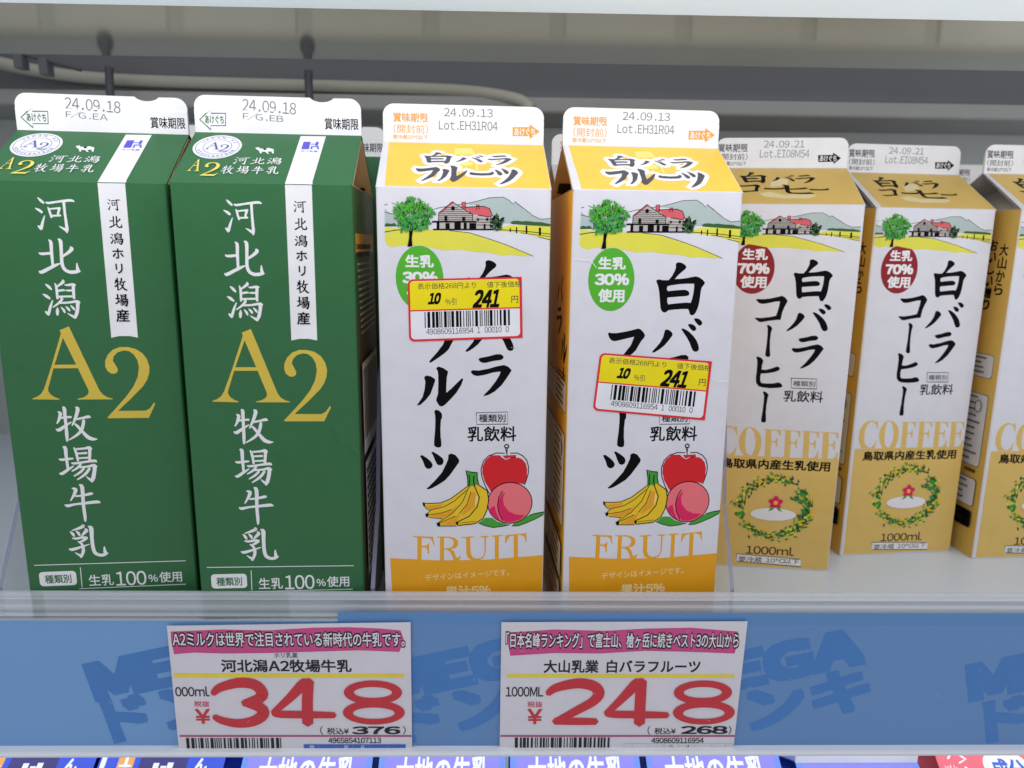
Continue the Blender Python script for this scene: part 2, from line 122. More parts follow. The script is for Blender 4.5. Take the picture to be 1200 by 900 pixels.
D={'farm':[('P','mount',[[(0.58,192.83),(5.41,194.01),(10.53,195.64),(15.67,195.83),(17.97,194.48),(19.41,193.4),(20.26,193.97),(24.03,191.24),(28.41,188.23),(30.73,187.53),(34.78,187.76),(34.83,185.79),(14.61,185.52),(14.59,188.03),(11.72,188.55),(9.98,191.59),(7.7,192.11)]]),('P','mount',[[(-31.61,190.69),(-29.13,188.52),(-26.9,187.89),(-26.97,184.12),(-31.76,184.05)]]),('P','field',[[(-31.77,183.39),(-23.03,182.94),(-23.05,182.22),(-31.82,181.27)]]),('P','field',[[(13.48,183.26),(18.07,184.95),(34.85,184.78),(34.96,179.57),(29.71,180.47),(22.73,181.97),(14.64,182.54)]]),('P','field',[[(-31.82,180.99),(-23.04,182.61),(-15.1,182.71),(-6,182.44),(2,181.53),(7.75,179.8),(13.52,178.18),(19.33,175.98),(27.81,172.82),(24.6,172.62),(19.36,173.13),(14.72,172.8),(10.08,173.89),(4.31,174.11),(-1.45,174.89),(-8.33,174.53),(-13.47,175.61),(-18.59,176.67),(-20.87,176.08),(-24.28,176.44),(-28.83,175.6),(-30.8,176.25),(-31.89,177.92)]]),('L','ink',[(-13.32,190.41),(-9.35,191.46),(-0.27,192.93),(4.27,193.88),(9.96,195.52),(15.67,195.83),(17.96,194.65),(19.41,193.23),(20.26,194.13),(24.32,191.25),(27.82,188.67),(30.74,187.42),(34.78,187.76)],0.22),('L','ink',[(-31.58,192.06),(-30.45,192.35)],0.22),('L','ink',[(-31.64,189.31),(-26.89,188.27)],0.22),('L','ink',[(-28.76,192.93),(-26.26,191.87)],0.22),('L','ink',[(-6,182.44),(2,181.7),(9.47,179.54),(17,177.09),(28.1,172.65)],0.23),('L','ink',[(-31.81,181.55),(-27.57,182.33),(-22.47,182.79)],0.34),('P','hedge',[[(18.35,185.96),(19.78,186.65),(21.51,186.73),(23.24,186.48),(24.97,186.67),(28.44,186.32),(31.34,186.25),(34.83,185.51),(34.85,184.61),(27.89,184.85),(19.22,185.35)]]),('P','hedge',[[(-31.74,184.61),(-30.61,185.07),(-29.21,184.75),(-27.79,185.11),(-26.69,183.84),(-31.77,183.66)]]),('L','ink',[(14.34,183.1),(25.03,182.56),(34.92,181.56)],0.29),('L','ink',[(22.73,181.97),(34.94,180.54)],0.23),('L','ink',[(29.71,180.47),(34.97,179.29)],0.23),('L','ink',[(21.08,184.09),(21.11,181.83)],0.51),('L','ink',[(25.12,184.65),(25.16,181.83)],0.68),('L','ink',[(30.57,183.99),(30.62,181.28)],0.91),('L','ink',[(18.55,183.72),(18.56,182.25)],0.46),('P','wood',[[(-10.22,189.35),(-4.81,193.58),(3.14,188.99),(4.85,188.45),(10.57,188.26),(10.6,183.22),(-10.55,182.94)]]),('P','pink',[[(-9.82,189.46),(-4.92,193.85),(-4.02,193.75),(-4.7,192.86),(-9.26,189.25)]]),('P','pink',[[(0.01,191.71),(7.7,192.11),(9.98,191.31),(11.26,188.43),(9.72,188.13),(5.42,188.74),(3.25,188.99)]]),('P','pink',[[(-0.95,193.64),(0.41,193.66),(0.41,190.89),(-0.96,191.26)]]),('P','pink',[[(4.84,192.62),(5.87,192.63),(5.88,190.8),(4.85,190.79)]]),('L','ink',[(-7.09,191.5),(-2.55,191.45)],0.22),('L','ink',[(-7.94,190.71),(-0.56,190.71)],0.22),('L','ink',[(-9.08,189.92),(1.15,189.96)],0.22),('L','ink',[(-9.82,189.13),(2.68,189.2)],0.22),('L','ink',[(-10.06,188.35),(3.14,188.43)],0.22),('L','ink',[(-10.06,187.57),(3.14,187.65)],0.22),('L','ink',[(-10.07,186.74),(3.14,186.81)],0.22),('L','ink',[(4.29,187.05),(10.47,187.03)],0.23),('L','ink',[(4.97,185.94),(10.47,185.91)],0.23),('L','ink',[(4.98,184.83),(10.48,184.79)],0.23),('L','ink',[(-10.22,189.24),(-4.81,193.63),(-0.28,191.05),(3.37,188.88)],0.34),('L','ink',[(-10.22,189.35),(-10.38,182.94)],0.28),('L','ink',[(3.25,188.99),(3.37,186.09)],0.28),('L','ink',[(-0.28,191.71),(7.7,192.16),(10.1,191.31),(11.38,188.43),(9.72,188.08),(5.42,188.68)],0.28),('L','ink',[(10.57,188.2),(10.6,183.16)],0.28),('L','ink',[(-0.96,191.26),(-0.95,193.64),(0.41,193.77),(0.52,190.89)],0.22),('L','ink',[(4.85,190.79),(4.84,192.62),(5.87,192.63),(5.88,190.8)],0.23),('L','ink',[(-12.8,185.81),(-11.67,185.88),(4.86,186.05)],0.67),('P','ink',[[(-12.54,183.08),(14.63,183.44),(14.63,182.88),(-12.55,182.52)]]),('P','ink',[[(-11.1,185.72),(-9.96,185.74),(-9.99,182.95),(-11.12,182.93)]]),('P','ink',[[(-7.58,185.38),(-5.87,185.4),(-5.88,183),(-7.59,182.98)]]),('P','ink',[[(-3.99,185.65),(-1.42,185.69),(-1.43,183.06),(-4,183.03)]]),('P','ink',[[(-0.28,185.59),(0.97,185.61),(0.97,183.09),(-0.29,183.08)]]),('P','ink',[[(2,185.51),(4.75,185.55),(4.75,183.14),(2,183.11)]]),('P','ink',[[(5.14,187.45),(5.89,187.46),(5.89,186.46),(5.14,186.45)]]),('P','ink',[[(8.75,187.62),(9.66,187.63),(9.67,186.51),(8.75,186.5)]]),('P','ink',[[(7.72,185.25),(8.53,185.27),(8.54,183.19),(7.73,183.18)]]),('P','ink',[[(-7.96,188.16),(-6.82,188.17),(-6.83,186.34),(-7.97,186.32)]]),('P','ink',[[(-0.85,187.93),(0.4,187.94),(0.4,186.44),(-0.85,186.42)]]),('E','ink',-4.54,191.2,0.73,0.89),('LEAVES',13,185.77,2.07,2.46,'bush'),('P','ink',[[(-22.02,182.96),(-20.43,182.98),(-21.05,179.73),(-20.87,176.03),(-22.86,175.89),(-22.19,179.16)]]),('LEAVES',-20.4,188.34,7.44,6.2,'tree')],
'farm_ref':((-21.73,175.96),(34.78,187.76),(-24.24,178.4),(33.57,188.36)),
'f_badge':[('E','lime',-18.17,163.48,9.64,12.89),('T','生乳','white',-23.82,167.62,-12.4,172.73,0.035,0),('T','30%','white',-25.07,161.24,-10.73,166.06,0.04,0),('T','使用','white',-23.47,154.23,-12.41,159.77,0.035,0)],
'c_badge':[('E','maroon',-18.12,166.55,10.73,13.18),('T','生乳','white',-24.3,170.94,-11.28,176.77,0.035,0),('T','70%','white',-26.21,163.77,-9.88,169.36,0.05,0),('T','使用','white',-24.29,156.41,-10.87,162.76,0.035,0)],
'f_title':[('G','フ','ink',-18.77,128.5,-2.94,143.41,0),('G','白','ink',0.74,148.94,21.4,170.89,0),('G','バ','ink',0.46,133.19,21.34,147.83,0),('G','ラ','ink',2.71,114.28,19.78,132.22,0),('G','ル','ink',-20.05,109.87,-0.49,126.99,0),('G','｜','ink',-12.95,91.97,-9.47,108.52,0),('G','ツ','ink',-18.97,73.31,-2.35,90.15,0)],
'c_title':[('G','白','ink',2.51,150.09,22.24,171.67,0),('G','バ','ink',1.27,134.14,23.03,148.72,0),('G','ラ','ink',4.79,114.21,21.13,132.07,0),('G','コ','ink',-15.66,138.53,0.58,152.68,0),('G','丨','ink',-9.03,119.99,-5.96,137.26,0),('G','ヒ','ink',-13.28,103.18,1.63,120.21,0),('G','亅','ink',-8.43,84.03,-5.14,101.37,0)],
'f_kind':[('L','ink',[(4.96,107.08),(18.2,107.4),(18.41,102.11),(5.13,102.02),(4.96,107.24)],0.26),('T','種類別','ink',6.06,103.01,17.39,106.4,0.012,0),('T','乳飲料','ink',1.26,94.49,22.05,101.17,0.016,0)],
'c_kind':[('L','ink',[(5.87,108.97),(19.07,108.86),(19.45,103.46),(6.4,103.59),(5.85,109.14)],0.36),('T','種類別','ink',7.08,104.66,18.48,107.6,0.005,0),('T','乳飲料','ink',2.65,96.03,23.19,102.34,0.012,0)],
'fruit':[('P','leaf',[[(6,57.67),(8.98,59.99),(11.96,59.94),(14.46,58.06),(17.46,57.22),(19.47,56.66),(16.48,55.92),(12.49,55.45),(8.99,56.3)]]),('P','leaf',[[(20.73,56.11),(21.96,57.94),(27.42,60.49),(30.91,61.76),(34.81,62.33),(34.19,60.92),(30.96,59.12),(26.97,57.33),(23.48,56.07)]]),('L','ink',[(6,57.67),(8.99,56.3),(12.49,55.45),(16.48,55.92),(19.72,56.66)],0.36),('L','ink',[(20.73,56),(23.48,56.07),(26.97,57.33),(30.96,59.12),(34.19,60.92),(34.81,62.33),(30.91,61.76),(28.17,60.85)],0.36),('P','red',[[(14.96,88.33),(11.29,88.36),(8.86,86.1),(7.65,83.31),(7.66,80.24),(8.66,76.63),(11.39,71.95),(14.34,73.99),(17.79,74.72),(21.73,75.96),(25.71,75.14),(26.9,77.97),(26.98,82.08),(26.3,84.65),(24.8,86.46),(23.07,87.24),(22.09,86.99),(20.12,87.26),(17.68,86.01),(15.7,87.05)]]),('P','red',[[(16.18,88.17),(22.07,88.42),(22.08,87.35),(19.14,87.22),(17.67,86.52)]]),('L','ink',[(17.15,89.22),(13.73,89.35),(10.32,88.12),(8.13,85.85),(7.06,82.29),(7.42,78.7),(8.91,74.57),(10.65,71.19)],0.4),('L','ink',[(19.6,89.2),(22.55,89.28),(25.02,87.98),(26.78,85.93),(27.56,83.1),(27.51,80.02),(26.67,76.94),(25.96,74.88)],0.4),('L','ink',[(18.24,88.3),(17.73,90.84),(17.37,91.76)],0.35),('L','ink',[(18.14,88.81),(18.21,91.09),(18.84,91.95)],0.35),('L','ink',[(17.23,91.76),(17.12,92.62),(17.85,93.17),(18.78,92.76),(18.84,91.95),(18.11,91.55),(17.37,91.76)],0.45),('L','ink',[(14.81,88.23),(15.95,87.15),(17.78,85.96),(19.87,87.11),(22.18,87.25)],0.25),('E','ink',19.68,66.69,9.89,9.56),('E','peach',19.68,66.69,9.5,9.14),('P','magenta',[[(11.93,65.08),(13.02,65.43),(13.93,62.01),(15.2,59.26),(16.21,58.09),(13.95,59.39),(11.45,62.05),(10.65,63.63)]]),('P','magenta',[[(16.34,70.85),(17.57,71.61),(16.61,68.77),(17.13,65.63),(19.4,62.72),(22.41,61.36),(26.42,60.98),(24.19,58.96),(20.46,57.81),(17.71,57.96),(16.19,59.61),(15.03,62),(14.5,65.67),(14.88,68.27)]]),('L','ink',[(16.43,72.25),(14.87,69.31),(14.3,65.67),(14.93,62),(16.7,58.45)],0.41),('P','banana',[[(1.54,74.66),(5.46,75.64),(7.44,74.07),(9.66,72.49),(10.17,68.86),(9.7,63.65),(8.48,60.52),(6,57.93),(2.53,56.67),(-2.92,56.76),(-3.92,56.25),(-10.83,56.63),(-12.06,57.17),(-11.31,58.73),(-9.82,60.02),(-15.47,60.47),(-16.93,61.96),(-14.95,63.75),(-17.13,65.6),(-18.09,67.17),(-14.67,66.86),(-10.26,67.06),(-6.33,68.82),(-2.39,71.61),(1.05,74.66)]]),('P','amber',[[(-17.13,65.86),(-8.79,66.68),(-10.28,65.4),(-14.7,64.01)]]),('P','amber',[[(-15.22,61.31),(-5.86,63.88),(-3.39,65.66),(-5.37,62.3),(-9.82,60.02)]]),('P','amber',[[(-10.34,56.83),(-3.9,60.97),(-1.82,62.25),(-3.16,58.87),(-3.82,56.51)]]),('P','amber',[[(3.01,71.54),(4.49,72.04),(5.48,68.4),(4.01,64.78),(-0.44,61.45),(-1.43,61.72),(1.54,66.89)]]),('P','bhi',[[(4.89,70.48),(5.48,70.48),(5.68,67.88),(4.75,65.81),(4.5,66.33)]]),('L','ink',[(-17.85,67.17),(-14.67,66.97),(-10.26,67.16),(-5.84,69.07),(-1.9,72.12),(1.29,74.56)],0.35),('L','ink',[(-14.95,63.91),(-8.8,65.38),(-4.37,68.01),(-0.43,71.59),(0.8,72.71)],0.3),('L','ink',[(-15.71,61.73),(-9.8,62.63),(-5.61,64.13)],0.25),('L','ink',[(-15.23,60.57),(-9.82,59.86)],0.3),('L','ink',[(-17.86,66.39),(-16.41,64.55),(-14.8,63.8),(-16.19,62.47)],0.3),('L','ink',[(-11.31,58.11),(-5.37,62.3),(-0.93,67.45),(1.78,74.04)],0.3),('L','ink',[(-10.58,57.94),(-4.15,60.98)],0.3),('L','ink',[(-2.17,62.26),(1.04,66.38),(2.77,72.06)],0.3),('L','ink',[(-3.41,58.19),(2.03,60.88),(5.49,65.28),(6.37,69.43),(4.24,74.63)],0.41),('L','ink',[(5.46,75.54),(7.44,74.07),(9.81,72.39),(10.42,68.33),(9.7,63.65),(7.98,59.74),(4.51,57.43),(-2.92,56.66)],0.4),('L','ink',[(-11.33,56.53),(-3.67,56.41)],0.31),('L','ink',[(-2.18,57.8),(4.76,58.48)],0.2),('P','ink',[[(-18.19,67.58),(-17.12,67.15),(-17.04,65.7),(-17.87,65.87)]]),('P','ink',[[(-17.08,62.22),(-15.6,62.46),(-15.72,60.79),(-16.6,60.7)]]),('P','ink',[[(-12.3,57.96),(-10.72,58.31),(-10.59,56.52),(-11.72,56.33)]]),('P','ink',[[(-4.01,58.51),(-2.62,58.07),(-2.92,56.76),(-3.62,57.04)]]),('P','leaf',[[(0.81,81.59),(2.76,81.06),(5.21,80.52),(5.46,77.7),(5.96,75.64),(3.5,74.63),(1.54,74.66),(1.29,77.75)]]),('L','ink',[(1.44,74.66),(1.34,77.75),(0.66,81.69),(2.76,80.91),(5.35,80.62),(5.46,77.7),(6.05,75.63)],0.4),('L','ink',[(1.93,74.14),(2.13,77.22),(1.93,79.79)],0.4),('L','ink',[(4.39,74.11),(3.89,76.69),(3.99,79.25)],0.5)],
'f_word':[('P','gold',[[(-22.51,52.13),(-13.76,51.59),(-13.11,47.64),(-13.54,47.65),(-14.3,50.08),(-15.34,50.94),(-18.75,51.17),(-18.8,47.46),(-17.22,47.43),(-16.27,47.87),(-15.73,48.7),(-15.52,48.7),(-15.58,43.62),(-16.1,43.63),(-16.29,45.61),(-17.23,46.76),(-18.8,46.79),(-18.88,40.73),(-20.72,40.77),(-20.58,51.32),(-22.51,51.74)]]),('P','gold',[[(-12.18,51.62),(-7.19,51.64),(-4.55,51.03),(-3.08,49.6),(-2.87,47.9),(-3.78,46.33),(-6.06,45.7),(-4.58,44.42),(-3.95,42.25),(-3.26,41.21),(-2.46,42.22),(-1.83,42.55),(-1.94,41.19),(-3,40.13),(-4.86,40.16),(-5.38,42.28),(-6.43,44.46),(-7.75,45.45),(-9.07,45.59),(-9.1,40.25),(-10.85,40.28),(-10.77,51.14),(-12.19,51.28)],[(-9.03,51),(-9.06,46.15),(-7.48,46.12),(-5.63,46.54),(-4.72,48.22),(-5.09,49.92),(-6.4,50.78),(-7.72,50.98)]]),('P','gold',[[(-1.23,51.26),(4.17,51.55),(4.17,51.16),(2.42,50.8),(2.58,43.83),(3.38,41.82),(4.98,41.05),(6.85,41.18),(8.18,42.13),(8.7,44),(8.67,50.8),(6.82,51.11),(6.82,51.45),(10.53,51.61),(10.53,51.27),(9.36,50.79),(9.24,43.7),(8.18,41.16),(6.05,40.11),(3.38,40.17),(1.52,41.29),(0.72,43.3),(0.62,50.66),(-1.23,50.92)]]),('P','gold',[[(11.75,51.7),(16.64,51.96),(16.64,51.56),(14.94,51.25),(15.03,40.33),(13.32,40.37),(13.24,51),(11.75,51.31)]]),('P','gold',[[(17.81,51.77),(27.03,52.63),(27.36,48.6),(26.93,48.6),(26.25,51.05),(24.37,51.82),(23.3,51.84),(23.55,41.02),(21.67,41.06),(21.55,51.53),(19.84,51.17),(18.79,49.77),(18.28,47.97),(17.85,47.97)]])],
'f_band':[('P','gold',[[(-31.2,1),(-32.5,42.04),(-12.01,40.54),(9.25,40.39),(25.32,41.5),(34.6,42.07),(34.6,1)]]),('T','デザインはイメージです。','cream',-17.48,31.84,19.78,35,0,3),('T','果汁5%','cream',-8.66,23.6,11.59,28.36,0.03,1)],
'c_word':[('P','tan',[[(-20.01,76.74),(-20.7,81.6),(-21.19,81.61),(-21.67,80.56),(-23.79,81.65),(-26.49,81.52),(-29.02,79.81),(-30.77,76.63),(-31.4,72.55),(-30.83,69.02),(-28.9,65.32),(-20.67,65.15),(-19.83,69.98),(-20.32,69.99),(-21.5,67.06),(-23.16,65.62),(-25.33,65.96),(-27.3,68.36),(-27.94,71.9),(-27.77,75.7),(-26.8,78.9),(-25.2,80.74),(-23.38,80.71),(-21.5,79.1),(-20.5,76.75)]]),('P','tan',[[(-14.69,81.5),(-11.28,80.98),(-8.55,78.59),(-6.94,74.45),(-6.97,69.72),(-8.4,64.89),(-15.77,65.05),(-18.23,68.76),(-19.14,72.91),(-18.4,77),(-16.66,80.19)],[(-14.62,80.91),(-12.73,80.42),(-11.23,78.05),(-10.12,73.92),(-10.15,69.19),(-11.57,65.67),(-12.76,65.46),(-14.59,66.92),(-15.38,70.48),(-15.58,75.19),(-15.3,79)]]),('P','tan',[[(-6.05,80.6),(2.86,80.27),(2.99,76.92),(2.37,76.93),(1.46,79.3),(0.17,79.79),(-2.12,79.95),(-1.73,73.94),(0.29,74.02),(0.98,75.78),(1.48,75.77),(1.63,70.74),(1.13,70.75),(0.41,73.01),(-1.65,73.29),(-1.62,64.75),(-4.71,64.81),(-5.06,80),(-6,80.19)]]),('P','tan',[[(4.2,80.43),(13.16,80.1),(13.3,76.74),(12.69,76.75),(11.75,79.13),(10.45,79.62),(8.15,79.78),(8.57,73.75),(10.6,73.83),(11.29,75.59),(11.79,75.58),(11.96,70.54),(11.47,70.55),(10.73,72.82),(8.66,73.1),(8.73,64.53),(5.62,64.6),(5.19,79.82),(4.25,80.02)]]),('P','tan',[[(13.94,80.27),(22.96,79.94),(23.12,76.57),(22.5,76.58),(21.55,78.96),(20.24,79.46),(17.93,79.61),(18.38,73.57),(20.42,73.65),(21.1,75.42),(21.6,75.41),(21.8,70.35),(21.3,70.36),(20.55,72.64),(18.47,72.91),(18.43,65.35),(20.93,65.29),(22.33,66.46),(22.9,69.14),(23.53,69.13),(23.58,64.22),(15.45,64.39),(14.95,79.66),(14,79.85)]]),('P','tan',[[(24,80.1),(33.07,79.77),(33.24,76.39),(32.62,76.4),(31.65,78.79),(30.33,79.29),(28,79.44),(28.49,73.38),(30.53,73.46),(31.22,75.24),(31.72,75.23),(31.94,70.16),(31.44,70.17),(30.68,72.45),(28.58,72.73),(28.58,65.14),(31.1,65.08),(32.5,66.25),(33.06,68.94),(33.68,68.93),(33.76,64.01),(25.59,64.18),(25.01,79.49),(24.05,79.69)]])],
'c_band':[('P','tan',[[(-33,0.6),(-33,65.07),(34.4,65.07),(34.4,0.6)]]),('T','鳥取県内産生乳使用','ink',-27.54,57.75,30.44,63.51,0.03,0)],
'c_wreath':[('WREATH',2.37,35.78,19.58,18.02),('E','white',2.44,32.03,12.26,3.71),('BLOOM',3.26,38.84,4.8,5.5)],
'c_vol':[('T','1000ml','ink2',-10.69,7.89,15.59,13.06,0.012,0),('P','white',[[(-15.79,7.55),(19.81,6.57),(19.86,1.93),(-15.8,2.89)]]),('L','ink2',[(-15.79,7.55),(19.57,6.23),(20.17,1.71),(-15.27,3.07),(-15.79,7.55)],0.41),('T','要冷蔵 10℃以下','ink2',-14.42,3.02,18.82,6.2,0.005,0)],
'f_roof':[('P','yellow',[[(-31.5,0.8),(-32.6,38.5),(34.8,38.5),(34.8,0.8)]]),('P','pale',[[(-4.04,33.59),(-3.19,34.24),(3.06,34.52),(4.43,29.98),(4.13,28.77),(-4,28.41)]]),('P','pale',[[(-3.13,22),(-1.75,22.06),(3.5,22.28),(3.46,18.83),(-3.12,18.57)]]),('L','pale',[(3.56,27.55),(14.99,18.16)],0.88),('L','pale',[(5.14,21.19),(5.33,15.52)],0.85),('G','白','white',-16.86,19.97,-4.81,29.89,1.9),('G','バ','white',-3.7,21.65,8.27,27.73,1.9),('G','ラ','white',9.91,19.64,20.26,28.3,1.9),('G','フ','white',-19.92,4.95,-9.79,16.96,1.9),('G','ル','white',-11.02,4.78,1.33,18.49,1.9),('G','ー','white',2.03,10.39,12.32,14.14,1.9),('G','ツ','white',12.62,3.44,22.26,16.8,1.9),('G','白','slate',-16.86,19.97,-4.81,29.89,0),('G','バ','slate',-3.7,21.65,8.27,27.73,0),('G','ラ','slate',9.91,19.64,20.26,28.3,0),('G','フ','slate',-19.92,4.95,-9.79,16.96,0),('G','ル','slate',-11.02,4.78,1.33,18.49,0),('G','ー','slate',2.03,10.39,12.32,14.14,0),('G','ツ','slate',12.62,3.44,22.26,16.8,0)],
'c_roof':[('P','tan',[[(-31.5,0.8),(-32.8,38.5),(34.8,38.5),(34.8,0.8)]]),('P','tanpale',[[(-7.67,24.47),(-2.95,27.15),(1.89,26.12),(-0.06,19.88),(-9.14,17.71)]]),('P','tanpale',[[(-15.92,11.49),(-10.32,12.88),(-2.88,9.63),(7.8,12.38),(13.19,9.04),(8.5,6.54),(-4.78,6.07),(-14.11,8.05)]]),('G','白','ink',-23.45,21.9,-9.12,34.01,0),('G','バ','ink',-7.34,23.94,5.39,30.83,0),('G','ラ','ink',5.3,21.93,16.02,31,0),('G','コ','ink',-25.62,12.32,-14.15,20.62,0),('G','ー','ink',-12.85,15.11,-1.76,17.81,0),('G','ヒ','ink',-2.88,10.63,12,20.42,0),('G','ー','ink',10.17,14.43,20.72,16.89,0)],
'g_roof':[('E','white',-23.1,28.18,9.76,9.76),('RING','violet',-23.1,28.18,8.784,0.25),('RING','violet',-23.1,28.18,5.856,0.25),('ARC','JAPAN A2',-23.1,28.18,6.734,150,30,1.464),('ARC','ASSOCIATION',-23.1,28.18,8.198,205,335,-1.366),('G2','A2','violet',-27.98,24.276,-18.22,31.694),('P','white',[[(-7.63,27.71),(-6.3,28.36),(-5.51,27.21),(-3.2,27.31),(-2.16,27.94),(0.07,26.85),(0.68,23.36),(0.11,23.34),(-0.48,25.07),(-2.16,24.76),(-0.97,22.95),(-1.89,23.26),(-3.02,24.73),(-4.46,24.67),(-4.18,23.16),(-4.93,23.48),(-5.64,25.43),(-6.44,25.99)]]),('P','ink',[[(-4.36,27.26),(-3.2,27.31),(-2.7,26.15),(-3.85,26.1)]]),('P','white',[[(9.4,38.56),(20.01,38.8),(19.37,2.46),(19.67,0.15),(9.06,0.15),(9.06,2.11)]]),('P','violet2',[[(11.31,33.71),(14.26,33.84),(14.39,27.46),(11.25,27.33)]]),('P','violet2',[[(14.5,32.15),(16.56,32.24),(16.54,31.51),(14.48,31.42)]]),('P','violet2',[[(16.45,33.94),(17.69,33.99),(17.67,30.59),(16.55,30.55)]]),('P','violet2',[[(14.94,30.24),(15.64,30.27),(15.79,27.52),(14.97,27.49)]]),('P','violet2',[[(15.64,30.27),(17.99,30.37),(18.65,27.65),(17.77,27.61),(17.53,29.39),(15.78,29.31)]]),('T','ホリ乳業','violet2',11.33,25.12,18.29,26.41,0.02,0),('G','河','white',-14.02,14.17,-7.86,19.76,0),('G','北','white',-7.14,14.86,-1.68,19.68,0),('G','潟','white',-0.8,14.67,4.97,19.94,0),('G','牧','white',-17.21,6.61,-12.26,12.87,0),('G','場','white',-11.4,6.81,-6.72,12.76,0),('G','牛','white',-5.56,6.81,-0.86,12.65,0),('G','乳','white',0.25,7.02,5.25,12.88,0),('G2','A','gold2',-30.34,8.08,-25.4,17.24),('G2','2','gold2',-24.68,4.79,-18.11,15.03)],
'A2':[[[(-10.94,140.84),(-7.25,142.38),(2.05,115.6),(3.13,114),(4.69,112.79),(6.97,112.05),(6.87,111.81),(-6.81,111.87),(-6.89,112.21),(-4.55,112.73),(-2.88,113.78),(-2.22,114.98),(-2.31,115.94),(-5.48,125.12),(-14.92,125.13),(-17.86,116.71),(-17.93,115.51),(-17.11,114.07),(-15.57,112.96),(-13.87,112.23),(-13.98,111.9),(-24.4,112.23),(-24.29,112.61),(-22.42,113.28),(-20.73,114.56),(-19.47,116.48),(-15.7,125.74),(-10.57,139.58)],[(-10,137.72),(-14.38,126.59),(-6,126.59)]],[[(10.08,124.54),(9.8,123.34),(8.61,122.63),(7.24,122.73),(5.91,123.82),(5.22,125.73),(5.42,128.1),(6.69,130.71),(8.85,132.74),(11.65,133.78),(14.85,133.78),(17.81,132.94),(20.27,131.19),(21.92,128.58),(22.59,125.48),(22.25,122.61),(21.23,119.97),(19.5,117.33),(16.84,114.68),(13.93,111.78),(11.02,109.13),(8.59,106.8),(19.56,106.74),(21.23,107.61),(22.45,109.07),(23.1,110.19),(23.64,109.7),(20.61,103.6),(4.25,103.7),(4.18,104.14),(8.68,108.89),(12.59,113.24),(15.54,117.1),(17.56,121.18),(18.42,125.24),(18.08,128.34),(16.8,130.71),(15.01,132.13),(12.96,132.36),(10.63,131.65),(8.95,130),(8.41,128.1),(9.25,126.44)]]],
'g_ribbon':[('P','white',[[(9.06,199.2),(19.37,199.2),(19.05,137.71),(15.865,138.39),(11.865,138.39),(8.68,137.69)]]),('G','河','ink',12.01,188.54,16.9,193.11,0.3),('G','北','ink',12,182.13,16.91,186.6,0.3),('G','潟','ink',11.83,175.38,16.77,180.03,0.3),('G','牧','ink',11.79,157.01,16.79,162.06,0.3),('G','場','ink',11.57,150.54,16.59,155.49,0.3),('T','ホ','ink',12.2,169.85,16.45,173.83,0.015,0),('T','リ','ink',12.93,163.89,15.63,167.82,0.015,0),('T','産','ink',11.36,144.24,16.54,149.37,0.015,0)],
'g_title':[('G','河','white',-15.01,179.85,-0.39,193.15,0),('G','北','white',-16.26,164.18,-0.75,177.28,0),('G','潟','white',-15.81,145.75,-2.1,161.11,0),('G','牧','white',-16.64,94.14,-0.77,108.69,0),('G','場','white',-17.16,76.02,-1.96,91.69,0),('G','牛','white',-16.49,58.43,-2.22,74.87,0),('G','乳','white',-16.76,42.01,-1.18,56.81,0)],
'g_foot':[('L','white',[(-31.64,39.08),(30.73,38.56)],0.33),('L','white',[(-13.11,37.3),(-13.26,28.06)],0.33),('L','white',[(-14.45,27.4),(30.06,27.48)],0.33),('RR','white',-30.22,29.23,-15.1,35.86,1.6),('T','種類別','green',-28.04,30.36,-17.22,34.31,0.02,0),('T','生乳','white',-10.21,28.4,0.03,33.67,0.01,0),('T','100','white',0.98,27.97,13.7,34.69,0.008,0),('T','%','white',14.59,29.26,18.52,32.71,0.01,0),('T','使用','white',19.08,28.79,28.65,33.82,0.01,0)],
'f_fin':[('T','24.09.13','dots',-8.69,10.96,12.54,14.37,0,0),('T','Lot.EH31R04','dots',-10.87,5.38,14.62,9.14,0,0),('T','賞味期限','orange',-30.6,8.12,-15.59,12.08,0.02,0),('T','(開封前)','orange',-30.46,3.46,-15.64,7.22,0,0),('T','要冷蔵10℃以下','orange',-30.76,1.06,-15.68,2.89,0.01,0),('P','orange',[[(33.14,5.49),(28.72,8.49),(28.74,7.25),(21.25,7.09),(21.29,3.37),(28.8,3.53),(28.83,2.28)]]),('T','あけぐち','white',22,3.62,31.2,6.84,0.015,0)],
'c_fin':[('T','24.09.21','dots2',-9.86,10.61,11.78,14.26,0,0),('T','Lot.EI08M54','dots2',-11.7,5.31,14.59,9.43,0,0),('T','賞味期限','ink3',-34.33,8.17,-18.48,12.68,0.012,0),('T','(開封前)','ink3',-33.82,3.93,-18.26,7.43,0,0),('T','要冷蔵10℃以下','ink3',-33.43,0.99,-18.82,3.18,0.008,0),('P','ink',[[(31.47,5.05),(27.04,7.99),(27.21,6.78),(19.23,6.59),(19.72,2.95),(27.71,3.13),(27.88,1.91)]]),('T','あけぐち','white',20.3,3.34,29.13,6.45,0.02,0)],
'g_fin':[('T','24.09.18','dots',-14.93,8.54,7.57,13.42,0,-3),('T','@','dots',-14.82,5.01,2.05,8.12,0,-3),('T','賞味期限','ink',19.44,2.27,33.84,6.98,0.012,0),('L','green',[(-32.84,5.12),(-27.93,9.39),(-28.04,7.72),(-21.94,7.87),(-22.26,2.86),(-28.38,2.72),(-28.49,1.04),(-32.84,5.12),(-29.99,7.8)],0.35),('T','あけぐち','green',-30.65,3.59,-22.84,6.93,0.02,0)],
'st1':[(-23,162.84),(23.44,164.3),(24.18,139.12),(-22.75,137.38)],
'st2':[(-21.82,133.11),(26.53,129.45),(25.04,103.67),(-24.12,108.43)],
'card1':[(-102.08,18.31),(0.1,20.14),(-0.14,-41.23),(-101.5,-41)],
